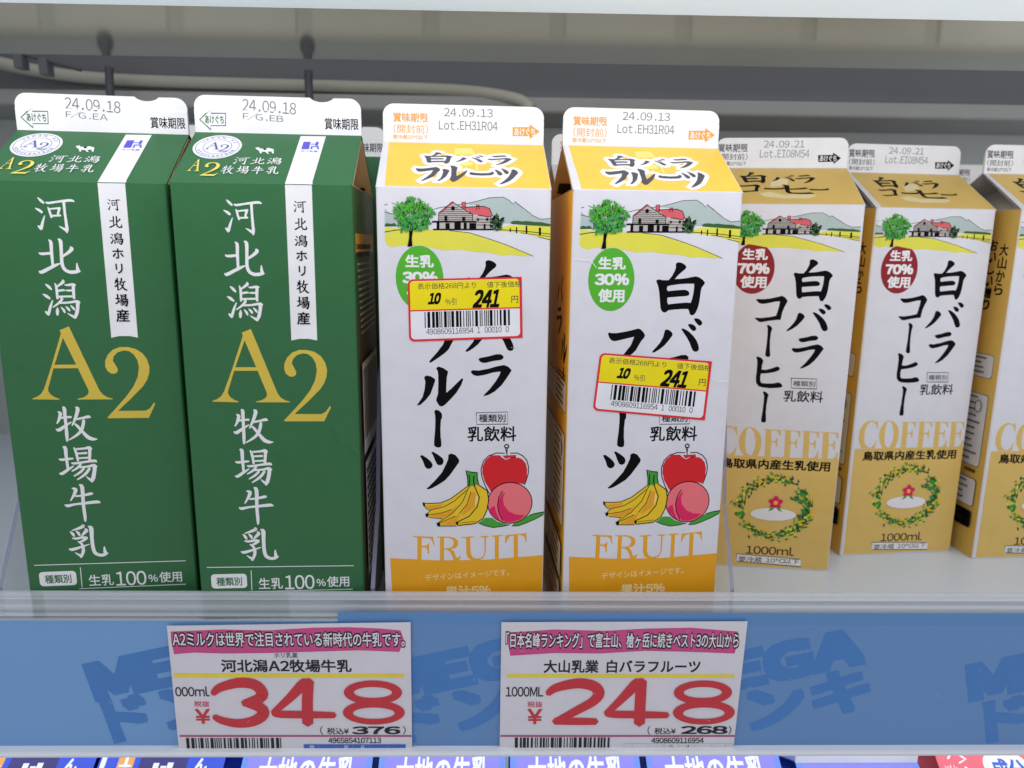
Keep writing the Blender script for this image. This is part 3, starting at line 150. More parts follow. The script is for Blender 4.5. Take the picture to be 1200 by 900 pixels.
'card_art1':[('P','rose',[[(-100.65,15.9),(-79.21,16.88),(-60.18,16.48),(-41.03,17.77),(-25.72,18),(-12.32,17.39),(-4.18,16.56),(-2.81,12.34),(-4.84,6.5),(-22.2,7.23),(-41.49,6.58),(-60.74,5.93),(-79.94,5.71),(-91.39,6.12),(-100.05,5.37),(-100.74,11.18)]]),('T','A2ミルクは世界で注目されている新時代の牛乳です。','ink',-100.47,8.27,-2.14,16.29,0.1,0),('T','A2ミルクは世界で注目されている新時代の牛乳です。','white',-100.13,9.01,-2.52,15.55,0.012,0),('T','ホリ乳業','ink',-57.91,3.7,-48.01,6.15,0.005,0),('T','河北潟A2牧場牛乳','ink',-80.6,-3.04,-25.32,2.96,0.022,0),('P','sun',[[(-100.75,-3.58),(-3.09,-3.9),(-3.12,-5.63),(-100.88,-5.3)]]),('T','000ml','ink',-100.93,-14.49,-86.42,-9.72,0.012,0),('T','税抜','crimson',-93.34,-19.51,-86.74,-16.67,0.01,0),('T','¥','crimson',-93.29,-27.65,-86.76,-20.5,0.015,0),('T','(','ink',-39.89,-33.06,-38.61,-28.83,0,0),('T','税込¥','ink',-36.94,-32.85,-27.48,-29.73,0.01,0),('T','376','ink',-26.09,-32.88,-5.04,-29.09,0.03,0),('T',')','ink',-4.05,-32.91,-2.76,-28.89,0,0),('P','plum',[[(-100.7,-33.18),(-0.22,-33.36),(-0.24,-34.14),(-100.66,-33.95)]]),('BAR',-97.99,-40.6,-56.16,-34.56,11),('T','4965854107113','ink',-36.52,-37.24,-13.56,-34.54,0.012,0),('P','royal',[[(-47.27,-37.75),(-2.88,-37.84),(-2.93,-40.89),(-47.41,-40.79)]]),('T','発','white',-44.87,-40.46,-42.59,-38.21,0,0),('T','8','white',-29.72,-40.49,-28.03,-38.24,0,0),('T','6','white',-22.38,-40.51,-20.79,-38.25,0,0),('L','roy2',[(-40.85,-37.88),(-40.97,-40.69)],0.21),('L','roy2',[(-33.43,-37.89),(-33.53,-40.7)],0.21),('L','roy2',[(-26,-37.91),(-26.09,-40.72)],0.21),('L','roy2',[(-18.57,-37.92),(-18.64,-40.74)],0.21),('L','roy2',[(-10.63,-37.94),(-10.69,-40.76)],0.21),('S','crimson',[(-84.85,-13.19,2.67),(-81.95,-10.37,3.9),(-74.07,-8,4.71),(-67.33,-8.65,4.92),(-64.03,-12.11,4.95),(-64.98,-15.16,4.75),(-71.73,-17.56,3.1)]),('S','crimson',[(-72.11,-17.34,3.31),(-65.23,-19.75,4.77),(-64.05,-23.05,4.99),(-68.34,-26.35,4.8),(-75.25,-27.45,4.17),(-82.01,-26,3.54),(-85.01,-24.13,2.7)]),('S','crimson',[(-45.15,-6.92,3.49),(-47,-9.3,4.72),(-52.13,-15.06,3.93),(-59.71,-22.39,2.7)]),('S','crimson',[(-59.72,-22.61,2.49),(-56.42,-23.06,3.54),(-43.7,-23.29,3.54),(-33.42,-23.53,2.92)]),('S','crimson',[(-43.8,-7.14,4.51),(-44.79,-16.7,4.76),(-45.06,-27.49,4.81)]),('EH','crimson',(-16.52,-12.6,12.5,5.78),(-16.53,-12.58,8.21,2.61)),('EH','crimson',(-16.38,-22.24,13.36,5.85),(-16.39,-22.56,9.04,2.76))],
'card2':[(38.52,20.2),(143.47,20.79),(141.66,-41.57),(38.26,-41.32)],
'card_art2':[('P','rose',[[(40.88,15.57),(61.17,17.07),(82.54,16.47),(99.99,17.55),(119.45,18),(133.21,16.75),(139.6,16.23),(140.25,11.43),(138.88,5.85),(120.14,6.59),(100.49,7.11),(80.97,5.81),(61.43,6.02),(42.45,4.72),(41.42,10.27)]]),('T','「日本名峰ランキング」で富士山、槍ヶ岳に続きベスト3の大山から','ink',40.33,7.75,140.59,16.27,0.1,0),('T','「日本名峰ランキング」で富士山、槍ヶ岳に続きベスト3の大山から','white',40.62,8.5,140.25,15.52,0.012,0),('T','大山乳業 白バラフルーツ','ink',56.88,-3.35,124.49,2.81,0.022,0),('P','sun',[[(41.08,-3.9),(139.58,-4),(139.71,-5.74),(41.09,-5.41)]]),('T','1000ML','ink',40.67,-14.69,56.92,-9.98,0.012,0),('T','税抜','crimson',50.12,-19.87,56.75,-17,0.01,0),('T','¥','crimson',50.21,-28.08,56.67,-20.64,0.015,0),('T','(','ink',103.11,-33.33,104.32,-29.06,0,0),('T','税込¥','ink',106.14,-33.11,115.58,-29.96,0.01,0),('T','268','ink',117.86,-33.03,138.49,-29.09,0.03,0),('T',')','ink',138.8,-33.17,140.11,-29.11,0,0),('P','plum',[[(38.59,-33.43),(141.9,-33.62),(141.86,-34.41),(38.6,-34.22)]]),('BAR',44.92,-40.59,87.02,-34.61,12),('T','4908609116954','ink',105.06,-37.53,128.24,-34.82,0.012,0),('P','white2',[[(92.55,-37.71),(141.39,-37.81),(141.43,-41.22),(92.7,-41.11)]]),('T','5','ink3',112.99,-40.36,114.8,-38.32,0,0),('T','4','ink3',120.36,-40.38,122.18,-38.34,0,0),('L','grid',[(96.58,-37.83),(96.72,-41.01)],0.21),('L','grid',[(103.63,-37.84),(103.79,-41.02)],0.21),('L','grid',[(110.69,-37.86),(110.85,-41.04)],0.21),('L','grid',[(117.24,-37.87),(117.42,-41.05)],0.21),('L','grid',[(124.31,-37.89),(124.5,-41.07)],0.21),('L','grid',[(131.89,-37.9),(132.1,-41.09)],0.21),('L','grid',[(137.96,-37.92),(138.18,-41.1)],0.22),('S','crimson',[(58.91,-13.27,2.71),(62.3,-10.42,3.95),(71.61,-8.24,4.78),(78.55,-9.56,4.99),(81.04,-12.95,5.01),(78.79,-16.8,4.4),(71.98,-21.21,3.99),(62.68,-26.76,3.17)]),('S','crimson',[(62.18,-26.54,3.38),(72.14,-26.66,3.59),(80.32,-26.78,3.17)]),('S','crimson',[(98,-6.94,3.53),(96.32,-9.34,4.79),(91.62,-15.16,3.98),(84.57,-23,2.74)]),('S','crimson',[(84.57,-22.78,2.53),(87.97,-23.23,3.58),(100.94,-23.47,3.59),(111.44,-23.7,2.96)]),('S','crimson',[(99.39,-7.16,4.58),(99.24,-16.81,4.83),(99.34,-27.7,4.88)]),('EH','crimson',(126.37,-12.66,12.73,5.84),(126.36,-12.65,8.35,2.64)),('EH','crimson',(127.38,-22.4,13.62,5.9),(127.4,-22.72,9.21,2.78))],
'mega':[('T','MEGA','navy',-139.62,-10.09,-55.62,9.41,0.08,13),('T','ドンキ','navy',-133.97,-30.4,-53.97,-8.4,0.05,13),('T','MEGA','navy',-14.5,-10.06,69.5,9.44,0.08,13),('T','ドンキ','navy',-7.28,-30.52,72.72,-8.52,0.05,13),('T','MEGA','navy',112.66,-10.02,196.66,9.48,0.08,13),('T','ドンキ','navy',121.49,-30.64,201.49,-8.64,0.05,13),('T','MEGA','navy',241.91,-9.99,325.91,9.51,0.08,13),('T','ドンキ','navy',252.42,-30.76,332.42,-8.76,0.05,13)],
'wear':{'g1':[('L','wear_green',[(-35.53,123.87),(-32.68,123.6),(-29.68,124.58),(-26.77,125.81)],0.19)],
'g2':[('L','wear_green',[(23.25,101.41),(25.16,94.8),(27.23,92.65),(30.98,91.16),(33.41,87.53)],0.23),('L','wear_green',[(33.28,112.84),(33.96,106.32),(34.55,100.41)],0.2)],
'f1':[('L','wear_white',[(30.27,-25.19),(35.12,-20.58),(38.55,-19.34)],0.24),('L','wear_white',[(-0.17,-19.74),(0.56,-22.33)],0.18),('L','wear_grey',[(19.25,135.19),(20.8,134.78),(21.83,134.88)],0.1)],
'f2':[('L','wear_white',[(-33.76,172.02),(-30.68,171.38),(-27.27,171.42),(-24.67,168.34)],0.25),('L','wear_white',[(26.84,122.06),(30.25,120.73),(34.22,121.25)],0.27)]}}

_T={}
def glyph2d(ch):
    if ch not in _T:
        c=bpy.data.curves.new('t','FONT'); c.body=chr(ord(ch)+0xFEE0) if '!'<=ch<='~' else ch; c.resolution_u=3; o=bpy.data.objects.new('t',c); COL.objects.link(o)
        me=bpy.data.meshes.new_from_object(o.evaluated_get(bpy.context.evaluated_depsgraph_get()))
        _T[ch]=([(q.co.x,q.co.y) for q in me.vertices],[tuple(p.vertices) for p in me.polygons])
        bpy.data.objects.remove(o); bpy.data.curves.remove(c); bpy.data.meshes.remove(me)
    return _T[ch]
def text2d(t,bold):
    """set a line of type; weight is added by overprinting the line shifted a little each way"""
    k=(t,bold)
    if k in _T: return _T[k]
    v=[];f=[];x=0
    for ch in t:
        if ch in ' \u3000': x+=.45; continue
        gv,gf=glyph2d(ch)
        if not gv: x+=.5; continue
        a=min(p[0] for p in gv); b=max(p[0] for p in gv)
        if ch.isdigit(): dx=x+.29-(a+b)/2; adv=.58
        elif ch in '.,/': dx=x+.29-(a+b)/2; adv=.5
        elif '!'<=ch<='~': dx=x+.05-a; adv=b-a+.1
        else: dx=x; adv=1.0
        n=len(v); v+=[(p[0]+dx,p[1]) for p in gv]; f+=[tuple(n+i for i in q) for q in gf]; x+=adv
    x0=min(a for a,b in v);x1=max(a for a,b in v);y0=min(b for a,b in v);y1=max(b for a,b in v)
    d=[(0,0)] if bold<=0 else [(bold*p,bold*q) for p in(-1,1) for q in(-1,1)]+([(bold*p,bold*q) for p,q in((0,-1),(0,1),(-1,0),(1,0))] if bold>.02 else [])
    w=x1-x0+2*bold; h=y1-y0+2*bold
    _T[k]=([[((a-x0+bold+p)/w,(b-y0+bold+q)/h) for a,b in v] for p,q in d],f); return _T[k]
def smooth_line(p,n=3):
    if len(p)<3: return p
    q=[p[0]]+list(p)+[p[-1]]; out=[]
    for i in range(1,len(q)-2):
        for k in range(n):
            t=k/n; out.append(tuple(.5*(2*b+(c-a)*t+(2*a-5*b+4*c-d)*t*t+(3*b-a-3*c+d)*t**3) for a,b,c,d in zip(q[i-1],q[i],q[i+1],q[i+2])))
    return out+[p[-1]]
def grow(loop,d):
    n=len(loop); A=sum(loop[i][0]*loop[(i+1)%n][1]-loop[(i+1)%n][0]*loop[i][1] for i in range(n)); sg=1 if A>0 else -1; out=[]
    for i in range(n):
        a,b,c=loop[i-1],loop[i],loop[(i+1)%n]; e=Vector((b[0]-a[0],b[1]-a[1])); g=Vector((c[0]-b[0],c[1]-b[1]))
        if e.length<1e-6 or g.length<1e-6: continue
        e.normalize(); g.normalize(); m=Vector((e.y+g.y,-e.x-g.x))
        if m.length<1e-4: continue
        m.normalize(); k=min(1.35,1/max(.5,m.dot(Vector((e.y,-e.x))))); out.append((b[0]+m.x*d*k*sg,b[1]+m.y*d*k*sg))
    return out
class Art:
    """flat print: every mark lies a few microns above the one before, so no two coincide"""
    def __init__(s,frame,h0=.03,step=.0025): s.fr=frame;s.h=h0;s.st=step;s.v=[];s.f=[];s.i=[];s.m=[]
    def mi(s,c):
        if c not in s.m: s.m.append(c)
        return s.m.index(c)
    def raw(s,pts,faces,col):
        n=len(s.v); s.v+=[s.fr(u,v,s.h) for u,v in pts]; s.f+=[tuple(n+k for k in q) for q in faces]; s.i+=[s.mi(col)]*len(faces); s.h+=s.st
    def poly(s,col,loops):
        pts=[p for l in loops for p in l]; s.raw(pts,[t for t in tessellate_polygon([[Vector((a,b,0)) for a,b in l] for l in loops])],col)
    def ell(s,col,cu,cv,ru,rv,n=40,tilt=0):
        ct,st=math.cos(tilt),math.sin(tilt); p=[(cu+ru*math.cos(t)*ct-rv*math.sin(t)*st,cv+ru*math.cos(t)*st+rv*math.sin(t)*ct) for t in[2*math.pi*k/n for k in range(n)]]
        s.raw(p,[tuple(range(n))],col)
    def stroke(s,col,p,cap=.35):
        L=[];R=[];n=len(p)
        for i,(x,y,w) in enumerate(p):
            a=p[max(i-1,0)];b=p[min(i+1,n-1)]; d=Vector((b[0]-a[0],b[1]-a[1])); d=d.normalized() if d.length>1e-7 else Vector((1,0)); q=Vector((-d.y,d.x))*w/2
            k=1
            if 0<i<n-1:
                e=Vector((x-a[0],y-a[1]))
                if e.length>1e-7: k=min(1.4,1/max(.6,abs(e.normalized().dot(d))))
            L.append((x+q.x*k,y+q.y*k)); R.append((x-q.x*k,y-q.y*k))
        pts=L+R; f=[(i,i+1,n+i+1,n+i) for i in range(n-1)]
        for e,o in((0,1),(n-1,n-2)):
            d=Vector((p[e][0]-p[o][0],p[e][1]-p[o][1]))
            if d.length>1e-7: d.normalize(); pts.append((p[e][0]+d.x*p[e][2]*cap,p[e][1]+d.y*p[e][2]*cap)); f.append((e,n+e,len(pts)-1))
        s.raw(pts,f,col)
    def text(s,t,col,u0,v0,u1,v1,bold=0,rot=0,slant=0):
        V,f=text2d(t,bold); cu,cv=(u0+u1)/2,(v0+v1)/2; c,q=math.cos(math.radians(rot)),math.sin(math.radians(rot)); st=s.st; s.st=st*.5
        for v in V:
            o=[]
            for a,b in v:
                y=(b-.5)*(v1-v0); x=(a-.5)*(u1-u0)+slant*y; o.append((cu+x*c-y*q,cv+x*q+y*c))
            s.raw(o,f,col)
        s.st=st
    def vtext(s,t,col,u,vtop,size,pitch,bold=0):
        for k,ch in enumerate(t): s.text(ch,col,u-size/2,vtop-k*pitch-size,u+size/2,vtop-k*pitch,bold)
    def glyph(s,ch,col,u0,v0,u1,v1,out=0):
        kind,L=G[ch]; fx=lambda p:(u0+p[0]*(u1-u0),v0+p[1]*(v1-v0))
        if kind=='S':
            for l in L: s.stroke(col,smooth_line([fx(p)+(p[2]*(u1-u0)*(1+out),) for p in l]))
        elif out:
            for l in (L[:1] if kind=='H' else L): s.poly(col,[grow([fx(p) for p in l],out)])
        elif kind=='H': s.poly(col,[[fx(p) for p in l] for l in L])
        else:
            for l in L: s.poly(col,[[fx(p) for p in l]])
    def rrect(s,col,u0,v0,u1,v1,r,corners=(1,1,1,1)):
        p=[]
        for k,(cx,cy,a0) in enumerate(((u1-r,v1-r,0),(u0+r,v1-r,90),(u0+r,v0+r,180),(u1-r,v0+r,270))):
            if corners[k]: p+=[(cx+r*math.cos(math.radians(a0+15*j)),cy+r*math.sin(math.radians(a0+15*j))) for j in range(7)]
            else: p.append(((u0,u1)[cx>(u0+u1)/2],(v0,v1)[cy>(v0+v1)/2]))
        s.poly(col,[p])
    def bars(s,u0,v0,u1,v1,seed,col='ink'):
        r=random.Random(seed); x=0; p=[];f=[]; L=[]
        while x<95: w=r.choice((1,1,2,3)); L.append((x,x+w)); x+=w+r.choice((1,1,2,2))
        for a,b in L:
            n=len(p); k=(u1-u0)/x; p+=[(u0+a*k,v0),(u0+b*k,v0),(u0+b*k,v1),(u0+a*k,v1)]; f.append((n,n+1,n+2,n+3))
        s.raw(p,f,col)
    def two(s,t,col,u0,v0,u1,v1):
        A,B=D['A2']; w=0
        sel=A+B if t=='A2' else A if t=='A' else B
        xs=[p[0] for l in sel for p in l]; ys=[p[1] for l in sel for p in l]; X0,X1,Y0,Y1=min(xs),max(xs),min(ys),max(ys)
        fx=lambda l:[(u0+(p[0]-X0)/(X1-X0)*(u1-u0),v0+(p[1]-Y0)/(Y1-Y0)*(v1-v0)) for p in l]
        for g in((A,B) if t=='A2' else (A,) if t=='A' else (B,)): s.poly(col,[fx(l) for l in g])
    def leaf(s,col,u,v,l,w,a):
        c,q=math.cos(a),math.sin(a); P=[(0,0),(l*.35,w/2),(l,0),(l*.4,-w/2)]; st=s.st; s.st=.0007; s.raw([(u+x*c-y*q,v+x*q+y*c) for x,y in P],[(0,1,2,3)],col); s.st=st
    def ops(s,L,sub=None,aff=None):
        A=aff or (lambda p:p)
        for o in L:
            k=o[0]
            if k=='P': s.poly(o[1],[[A(p) for p in l] for l in o[2]])
            elif k=='S': s.stroke(o[1],smooth_line(o[2]))
            elif k=='L': s.stroke(o[1],[A(p)+(o[3],) for p in o[2]],.3)
            elif k=='T': s.text((sub if o[1]=='@' else o[1]),*o[2:])
            elif k=='E': c=A((o[2],o[3])); s.ell(o[1],c[0],c[1],o[4],o[5])
            elif k=='EH': 
                e=[[(q[0]+q[2]*math.cos(t),q[1]+q[3]*math.sin(t)) for t in[2*math.pi*j/44 for j in range(44)]] for q in(o[2],o[3])]; n=44
                s.raw(e[0]+e[1],[(j,(j+1)%n,n+(j+1)%n,n+j) for j in range(n)],o[1])
            elif k=='G': s.glyph(*o[1:])
            elif k=='G2': s.two(*o[1:])
            elif k=='RR': s.rrect(*o[1:])
            elif k=='BAR': s.bars(*o[1:])
            elif k=='RING':
                n=48; p=[(o[2]+q*math.cos(t),o[3]+q*math.sin(t)) for q in(o[4],o[4]-o[5]) for t in[2*math.pi*j/n for j in range(n)]]; s.raw(p,[(j,(j+1)%n,n+(j+1)%n,n+j) for j in range(n)],o[1])
            elif k=='ARC':
                t,cu,cv,r,a0,a1,h=o[1:]
                for j,ch in enumerate(t):
                    if ch==' ': continue
                    a=a0+(a1-a0)*j/(len(t)-1); R=r+h/2; m=abs(h); u,v=cu+R*math.cos(math.radians(a)),cv+R*math.sin(math.radians(a)); s.text(ch,'violet',u-m*.42,v-m/2,u+m*.42,v+m/2,.01,a-90 if h>0 else a+90)
            elif k=='LEAVES':
                cu,cv,ru,rv,kind=o[1:]; r=random.Random(4); c=A((cu,cv))
                tree=kind=='tree'
                for j in range(420 if tree else 80):
                    t=r.uniform(0,6.283); q=math.sqrt(r.random())*(1+.12*math.sin(5*t)); u,v=c[0]+ru*q*math.cos(t),c[1]+rv*q*math.sin(t)
                    hi=(v-c[1])/rv+.5*(c[0]-u)/ru
                    s.leaf(r.choice(('leaf','lime','lime','leaf','lime') if hi>0 else ('leaf','teal','lime','teal','leaf')) if tree else r.choice(('hedge','ink','hedge')),u,v,r.uniform(1.0,1.9),r.uniform(.7,1.2),r.uniform(0,6.28))
                for j in range(110 if tree else 30):
                    t=r.uniform(0,6.283); q=math.sqrt(r.random())*.98; s.leaf('ink',c[0]+ru*q*math.cos(t),c[1]+rv*q*math.sin(t),r.uniform(.8,1.6),.32,math.pi/2+r.uniform(-.7,.7)-.5*math.cos(t))
            elif k=='WREATH':
                cu,cv,ru,rv=o[1:]; r=random.Random(9)
                for j in range(520):
                    a=math.radians(r.uniform(-68,400))
                    am=math.degrees(a)%360
                    if 35<am<62 and r.random()<.8: continue
                    q=r.gauss(.93,.075); u,v=cu+ru*q*math.cos(a),cv+rv*q*math.sin(a)
                    s.leaf(r.choice(('hedge','hedge','teal','leaf','dkgreen','field','banana') if j%3 else ('hedge','leaf','field')),u,v,r.uniform(2.0,3.3),r.uniform(1.0,1.6),a+math.pi/2+r.choice((-1,1))*r.uniform(.3,.9))
                for j in range(26): s.leaf(r.choice(('hedge','leaf','teal')),cu+ru*(.5+.02*j*.8),cv+rv*(.30-.004*j),2.4,1.2,r.uniform(-1,1)+(0 if j%2 else 2))
            elif k=='BLOOM':
                cu,cv,ru,rv=o[1:]
                for j in range(5): a=1.57+1.2566*j; s.ell('magenta',cu+2.0*math.cos(a),cv+2.0*math.sin(a),2.0,1.45,18,a)
                s.ell('banana',cu,cv,1.2,1.2,16)
                for q in(-1,1): s.leaf('leaf',cu+q*.6,cv-2.6,4.2,1.6,-1.57+q*.9)
    def build(s,name,parent,label=None):
        o=mesh(name,s.v,s.f,[M(c) for c in s.m],s.i,parent)
        if label: o['label']=label
        return o
# ---------- the shelf ----------
steel=plain('grey_painted_steel','b9bcbd',.45,0,.4); pale=plain('white_shelf_enamel','d6e0ee',.35,0,.5,var=.03)
mirror=plain('brushed_underside','e0dfd6',.09,.9,.5,var=.1,scale=8); dark=plain('dark_channel','6e6f74',.45); backm=plain('back_panel','b2b6b6',.55,var=.08,scale=12); beige=plain('reflection_standin_beige','d6d3c8',.5,var=.05)
ledgem=plain('back_ledge','9c9c9a',.4); black=plain('black_plastic','4c4e54',.45); cable=plain('cream_tube','b6b4a6',.45); lamp_w=plain('lamp_housing','e4eef6',.3); lb=lamp_w.node_tree.nodes['Principled BSDF']; lb.inputs['Emission Color'].default_value=(.85,.94,1,1); lb.inputs['Emission Strength'].default_value=.35
acry=plain('frosted_acrylic','e4e9f2',.10,0,.8,alpha=.5,var=.02); edge=plain('acrylic_edge','8d8fae',.2,0,.5,alpha=.25,var=.08); clear=plain('clear_acrylic','e6ecf4',.06,0,.6,alpha=.9,var=.02); film=plain('clear_film','c9d6ea',.12,0,.6,alpha=.975,var=.03)
N,L=nn(film); nz=N.new('ShaderNodeTexNoise'); nz.inputs['Scale'].default_value=9; bp=N.new('ShaderNodeBump'); bp.inputs['Strength'].default_value=.25; bp.inputs['Distance'].default_value=.01; L.new(nz.outputs[0],bp.inputs['Height']); L.new(bp.outputs[0],N['Principled BSDF'].inputs['Normal'])
whitep=plain('white_plastic','e9edf3',.25,0,.5,var=.02)
sh=empty('display_shelf',(0,0,0),0,'white enamelled shelf board carrying the row of cartons, with a clear ribbed front lip','shelf')
b=MB(); b.box(-.75,.95,.0015,.40,-.022,0,0,.0015); b.build('shelf_board',[pale],sh)
b=MB(); b.prism([(.001,-.002),(.001,.0262),(.0004,.0278),(-.0010,.0284),(-.0024,.0281),(-.0030,.0272),(-.0030,.0268),(-.0042,.0267),(-.0046,.0262),(-.0044,.0256),(-.0036,.0252),(-.0036,.0238),(-.0050,.0231),(-.0054,.0222),(-.0052,.0213),(-.0044,.0210),(-.0044,.0205),(-.0062,.0203),(-.0068,.0197),(-.0066,.0190),(-.0058,.0187),(-.0058,.0180),(-.0066,.0176),(-.0066,.0150),(-.0066,.0040),(-.0060,-.002)],-.75,.95); b.build('front_lip',[acry],sh,True)
for px in(-.0182,.1412,-.1800):
    dv=empty('shelf_divider',(px,0,0),0,{-.0182:'clear acrylic divider between the green cartons and the fruit drink cartons',.1412:'clear acrylic divider right of the fruit drink cartons, before the coffee cartons',-.18:'clear acrylic divider at the far left, beside the first green carton'}[px],'divider','acrylic dividers standing on the shelf')
    prof=[(.0025,.001),(.0025,.028),(.012,.045),(.021,.061),(.027,.092),(.034,.118),(.05,.128),(.3,.128),(.3,.001)]
    n=len(prof); t=.0009; v=[(s*t,)+p for s in(-1,1) for p in prof]
    tri=tessellate_polygon([[Vector((p[0],p[1],0)) for p in prof]])
    mesh('clear_panel',v,[tuple(q) for q in tri]+[tuple(n+k for k in q) for q in tri],[clear],None,dv)
    mesh('polished_edge',[(x*1.02,y,z) for x,y,z in v],[(k,k+1,n+k+1,n+k) for k in range(0,7)],[edge],None,dv)
# price rail under the lip
rail=empty('price_rail',(0,-.011,0),0,'blue price rail running along the shelf front under the clear lip','price rail')
def atrail(o): o.parent=rail; o.matrix_parent_inverse=Matrix.Translation((0,.011,0)); return o
b=MB(); b.box(-.75,.95,-.0085,.0010,-.0430,.0150,0,.0008); atrail(b.build('channel_back',[whitep]))
b=MB(); b.prism([(-.0086,-.0400),(-.0150,-.0394),(-.0158,-.0398),(-.0160,-.0406),(-.0152,-.0420),(-.0086,-.0424)],-.75,.95); atrail(b.build('channel_edge',[whitep],None,True))
def strip(name,x0,x1,z0,z1,y,mat):
    b=MB(); b.box(x0,x1,y,y+.0004,z0,z1); return atrail(b.build(name,[mat]))
stm=plain('printed_blue_strip','73a3da',.35,0,.4,var=.05,scale=14); stm2=plain('faded_blue_strip','618fc6',.38,0,.4,var=.06,scale=14)
s1=strip('banner_strip',-.70,-.020,-.0405,.0194,-.0105,stm); s2=strip('banner_strip',-.0308,.92,-.0405,.0240,-.0111,stm2)
wf=lambda y:(lambda u,v,h:(u*1e-3,y-h*1e-3,v*1e-3))
a=Art(wf(-.0105),.03); a.ops(D['mega'][:2]); o=a.build('banner_lettering',None); o.parent=s1; 
a=Art(wf(-.0111),.03); a.ops(D['mega'][2:4]); o2=a.build('banner_lettering',None); o2.parent=s2
for k in(4,6): a=Art(wf(-.0111),.03); a.ops(D['mega'][k:k+2]); a.build('banner_lettering',s2)
b=MB(); b.box(-.75,.95,-.0152,-.0149,-.0392,.0205); atrail(b.build('clear_cover',[film]))
r=random.Random(11); b=MB()
for k in range(46):
    x=r.uniform(-.19,.29); z=r.uniform(-.035,.017); l=r.uniform(.0004,.0022); w=r.uniform(.00006,.00016); a_=r.uniform(0,3.14); dx,dz=math.cos(a_)*l,math.sin(a_)*l
    b.add([(x,-.01522,z),(x+dx,-.01522,z+dz),(x+dx-dz*w/l,-.01522,z+dz+dx*w/l),(x-dz*w/l,-.01522,z+dx*w/l)],[(0,1,2,3)])
sc=atrail(b.build('cover_scuffs',[plain('scuffed_film','dfe8f4',.5,0,.3,alpha=.45)])); sc['kind']='stuff'
# upper shelf and the back of the cabinet
us=empty('upper_shelf',(0,.05,.285),0,'brushed metal underside of the shelf above, mirroring what stands below','shelf')
def at(o,p): o.parent=p; o.matrix_parent_inverse=Matrix.Translation(-p.location); return o
b=MB(); b.box(-1,1.3,-.085,.168,.285,.300,0,.001); at(b.build('shelf_underside',[mirror]),us)
b=MB(); b.box(-1,1.3,.02,.062,.2815,.2848,0,.001); at(b.build('lamp_housing',[lamp_w]),us)
for x in(-.2514,-.1056):
    hk=empty('hanging_hook',(x,.24,.285),0,'black knobbed hook hanging over the first green carton' if x<-.2 else 'black knobbed hook hanging over the second green carton','hook','black hooks under the upper shelf')
    b=MB(); b.tube([(x,.2745,.302),(x,.2735,.296),(x+.0003,.272,.285),(x+.001,.270,.256)],.0030); at(b.build('hook_stem',[black],None,True),hk)
    b=MB(); b.tube([(x+.001,.270,z) for z in(.2575,.256,.253,.249,.246,.2445)],[.003,.0045,.0055,.0055,.004,.002],0,14); at(b.build('hook_knob',[black],None,True),hk)
bw=empty('cooler_wall',(0,.36,0),0,'grey back wall of the cooler behind the cartons, with a ledge and added reflection panel','cooler wall')
b=MB(); b.box(-1,1.4,.36,.37,-.02,.6); at(b.build('back_panel',[backm]),bw)
b=MB(); b.box(-1,1.4,.290,.3598,.2775,.2898,0,.003); at(b.build('back_ledge',[ledgem],None,True),bw)
b=MB(); b.box(-1,1.4,.2985,.3595,.2902,.45,0,.002); at(b.build('rear_channel',[dark]),bw)
b=MB(); b.box(-1,1.4,.350,.3597,.10,.226,0,.004)  # added panel, its insets stand in for cartons mirrored in the upper shelf
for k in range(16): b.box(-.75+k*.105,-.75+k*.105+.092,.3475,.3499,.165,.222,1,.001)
at(b.build('reflection_standin',[beige,plain('reflection_standin_inset','e4e0d4',.45)]),bw)
sw=empty('cooler_wall',(-.46,.2,0),0,'grey end wall of the cooler at the far left','cooler wall'); b=MB(); b.box(-.47,-.46,-.05,.36,-.02,.6); at(b.build('end_panel',[backm]),sw)
cb=empty('coolant_tube',(-.3,.3,.3),0,'cream plastic tube curving along the back above the green cartons','tube')
b=MB(); b.tube(smooth_line([(-.44,.17,.335),(-.40,.22,.322),(-.35,.27,.3085),(-.309,.288,.3015),(-.264,.2935,.298),(-.2,.294,.2965),(-.1,.294,.2955),(-.02,.294,.2945),(.02,.293,.2925),(.05,.2895,.287),(.06,.287,.28)],5),.0046); at(b.build('tube_run',[cable],None,True),cb)
rd=empty('wire_rod',(-.3,.25,.3),0,'thin dark wire rod with clips at the upper left of the cooler','rod')
b=MB(); b.tube([(-.36,.22,.318),(-.3131,.25,.308),(-.2587,.25,.2945)],.0011); at(b.build('rod_wire',[black],None,True),rd)
for x,z in((-.300,.3045),(-.283,.3005)):
    b=MB(); b.box(x-.003,x+.003,.246,.255,z-.010,z+.001,0,.001); at(b.build('rod_clip',[dark]),rd)
# ---------- cartons ----------
DIM={'g':(.19935,.02346,.01517,.03272),'f':(.19902,.02163,.01575,.03272)}; DIM['c']=DIM['f']
def hull(H,cols,parent,seed):
    """carton tube: softly rounded upright edges, each wall its own board colour"""
    r=.0011; n=4; P=[]
    for cx,cy,a0 in((.035-r,r,270),(.035-r,.07-r,0),(-.035+r,.07-r,90),(-.035+r,r,180)): P+=[(cx+r*math.cos(math.radians(a0+90*k/n)),cy+r*math.sin(math.radians(a0+90*k/n))) for k in range(n+1)]
    N=len(P); v=[(x,y,z) for z in(0,H) for x,y in P]; f=[];i=[]
    for k in range(N):
        q=(k+1)%N; f.append((k,q,N+q,N+k)); nx,ny=P[q][1]-P[k][1],-(P[q][0]-P[k][0])
        i.append(0 if -ny>=abs(nx)*.5 else 1 if nx<-abs(ny) else 2 if nx>abs(ny) else 3)
    f.append(tuple(range(N))[::-1]); i.append(3)
    return mesh('carton_body',v,f,[M(c) for c in cols],i,parent)
